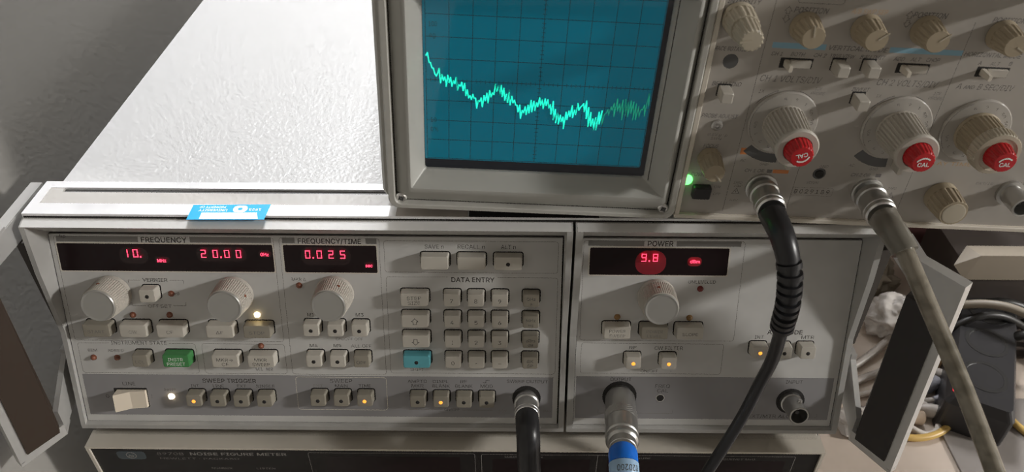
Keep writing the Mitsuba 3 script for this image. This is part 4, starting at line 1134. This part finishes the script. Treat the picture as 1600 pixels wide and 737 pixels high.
def clutter():
    B = BENCH
    k = thing('instrument_case', 'low beige case with a pointed end at the right, under the oscilloscope front edge', 'case')
    body = trimesh.convex.convex_hull(np.array([(x, y, z) for x, y, z in ((621, 232, -80), (634, 230, -95), (640, 254, -95), (639, 252, -75), (640, 231, -68.5), (960, 231, -68.5), (960, 230, -95), (960, 252, -75), (960, 254, -95))]))
    put(k + '__body', body, 'box_beige')
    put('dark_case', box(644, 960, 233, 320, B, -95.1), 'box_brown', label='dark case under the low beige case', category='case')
    k = thing('storage_box', 'dark maroon box added at the back of the bench to shade it', 'box')
    put(k, box(470, 668, 352, 470, B, 66), 'box_maroon')  # added box, raised to keep the back lamp off the bench
    put('storage_box_001', box(690, 1200, 366, 480, B, 66), 'box_brown', label='dark brown box added behind the low beige case to shade the bench', category='box')  # second added box, equally tall, shading the bench from behind
    put('shade_board', box(596, 1100, 196, 232, B, B + 1.5), 'shade_brown', label='dark brown board added as painted shade under the black cables on the bench', category='board')  # its dark colour stands for shade on this part of the bench
    k = thing('bench_mat', 'grey rectangular mat lying on the bench at lower right', 'mat')
    put(k, rbox(588, 760, 40, 150, B, B + 2, 3, .4), 'mat_grey')
    # power strip
    k = thing('power_strip', 'long black power strip with a red pilot light', 'power strip')
    g = at(WORLD, 640, 178, B, 63)
    put(k + '__housing', loft([flat(rrect(150, 50, 5), .2), flat(rrect(150, 50, 5), 30), flat(rrect(142, 42, 5), 38)]), 'black_plastic', g)
    for i in range(3):
        put(k + '__outlet', lathe([(17, 37.5), (17, 38.4), (14, 38.4), (13.5, 37.9)], 24), 'cable_black', at(g, -40 + i * 42, 0))
    put(k + '__pilot_light', rbox(-66, -60, 12, 18, 37.5, 40.5, 1, .3), 'led_red_dark', at(g, -2, 4), emitter=glow(2.2, .03, .10), label='lit red pilot light')
    # cables
    C = [('grey_cable', 'flat pale grey cable passing behind the right handle, upper of the pair', 'cable', 'cable_grey', 3.4, [(470, 150, 0), (520, 172, 0), (560, 196, 2), (600, 226, 8), (640, 250, 0)]),
         ('grey_cable', 'flat pale grey cable passing behind the right handle, lower of the pair', 'cable', 'cable_grey', 3.4, [(470, 132, 0), (524, 160, 0), (566, 178, 0), (612, 196, 6), (650, 230, 0)]),
         ('white_cable', 'pale looped cable seen through the right handle opening', 'cable', 'connector_white', 2.4, [(480, 128, 0), (536, 152, 0), (570, 150, 4), (590, 128, 0), (576, 112, 0), (556, 128, 4), (552, 146, 9)]),
         ('yellow_cable', 'yellow cable curving across the bench past the probe cable', 'cable', 'cable_yellow', 2.9, [(548, 112, 0), (566, 108, 0), (590, 116, 0), (614, 134, 6), (634, 138, 8), (650, 120, 2), (668, 96, 2), (700, 70, 2)]),
         ('beige_cable', 'beige cable arching over the black power strip', 'cable', 'box_beige', 3.6, [(606, 222, 30), (628, 214, 44), (654, 196, 60), (680, 178, 56), (710, 158, 40), (760, 126, 2)]),
         ('black_cable', 'upper black cable looping on the bench at far right', 'cable', 'cable_black', 3.8, [(600, 214, 0), (640, 222, 30), (676, 219, 42), (730, 216, 12), (800, 218, 2)]),
         ('black_cable', 'middle black cable looping on the bench at far right', 'cable', 'cable_black', 3.2, [(604, 200, 2), (660, 204, 42), (712, 206, 10), (790, 206, 2)]),
         ('black_cable', 'lower black cable crossing the others at far right', 'cable', 'cable_black', 4.4, [(760, 190, 20), (720, 188, 16), (694, 182, 30), (672, 176, 46), (664, 180, 40)]),
         ('black_cable', 'black cable sloping down to the right of the power strip', 'cable', 'cable_black', 4.0, [(690, 224, 2), (708, 204, 22), (722, 176, 2), (760, 152, 2), (800, 140, 2)]),
         ('lilac_cable', 'thin lilac cable hanging behind the oscilloscope bottom edge, left of two', 'cable', 'cable_grey', 2.2, [(560, 300, 150), (545, 285, 92), (535, 275, 30), (536, 268, 0)]),
         ('lilac_cable', 'thin lilac cable hanging behind the oscilloscope bottom edge, right of two', 'cable', 'cable_grey', 2.4, [(600, 300, 150), (572, 286, 92), (552, 274, 40), (556, 262, 0)])]
    for nm, lab, cat, m, r, pts in C:
        q = spline(rest(pts, r), 60)
        q[:, 2] = np.maximum(q[:, 2], BENCH + r + .3)
        put(name(nm), tube(q, r, 12), m, smooth=35, label=lab, category=cat, **({'group': nm.replace('_', ' ') + 's on the bench'} if sum(c[0] == nm for c in C) > 1 else {}))
    # soft and small things
    put('plastic_bag', blob(592, 232, B + 14, 28, 20, 20, 3, .5, 4), 'bag_white', smooth=True, label='crumpled white plastic bag behind the right handle', category='plastic bag')
    put('paper_wad', blob(552, 268, B + 8, 24, 22, 12, 5, .6, 2), 'cardboard_pale', smooth=False, label='crumpled brownish paper near the right edge of the sweep oscillator', category='paper')
    put('paper_wad_001', blob(592, 290, B + 12, 22, 20, 18, 8, .6, 2), 'box_beige', smooth=False, label='crumpled grey beige paper behind the white bag', category='paper')
    put('paper_wad_002', blob(526, 122, B + 4, 20, 16, 7, 9, .5, 2), 'bag_white', smooth=False, label='flat pale paper wad at the foot of the right handle', category='paper')
    k = thing('cardboard_carton', 'small brown cardboard carton between the handle and the power strip', 'carton')
    g = at(WORLD, 612, 196, B, -28)
    put(k + '__body', box(-24, 18, -12, 12, .2, 22), 'cardboard', g)
    put(k + '__lid', box(-25, 19, -13, 13, 22, 24), 'cardboard_pale', g)
    for nm, lab, x, y, rot, m in (('cable_plug', 'dark grey moulded plug, upper of the plugs beside the power strip', 594, 158, 30, 'plug_grey'), ('cable_plug', 'dark grey round plug nearest the power strip', 606, 146, 10, 'plug_grey'), ('cable_plug', 'pale grey plug above the dark plugs', 602, 172, -20, 'cable_grey'), ('cable_plug', 'white plug behind the yellow cable', 586, 132, -15, 'connector_white'), ('cable_plug', 'long pale pink plug beside the red wrapper', 566, 126, -8, 'cardboard_pale')):
        kk = thing(name(nm), lab, 'plug', 'plugs beside the power strip')
        g = at(WORLD, x, y, B + 7, rot)
        mm = lathe([(3.0, -15), (3.6, -12), (5.2, -6), (6.4, -2), (6.6, 9), (5.6, 10)], 14)
        mm.vertices[:, 1] *= .8
        mm.apply_transform(trimesh.transformations.rotation_matrix(math.pi / 2, (0, 1, 0)))
        put(kk + '__shell', mm, m, g, smooth=35)
        t_ = tube(spline([(-12, 0, 0), (-24, 2, -2), (-38, 6, -5)], 16), 2.2, 10)
        put(kk + '__lead', t_, 'cable_grey', g, smooth=35)
    k = thing('candy_wrapper', 'small red and white wrapper beside the right handle', 'wrapper')
    put(k + '__red_side', trimesh.convex.convex_hull(np.array([(548, 122, B + .3), (552, 134, B + .3), (550, 130, B + 14), (556, 120, B + 8), (544, 126, B + 6)])), 'wrapper_red')
    put(k + '__white_side', trimesh.convex.convex_hull(np.array([(557, 118, B + .3), (562, 130, B + .3), (560, 126, B + 11), (557, 121, B + 9)])), 'bag_white')


clutter()
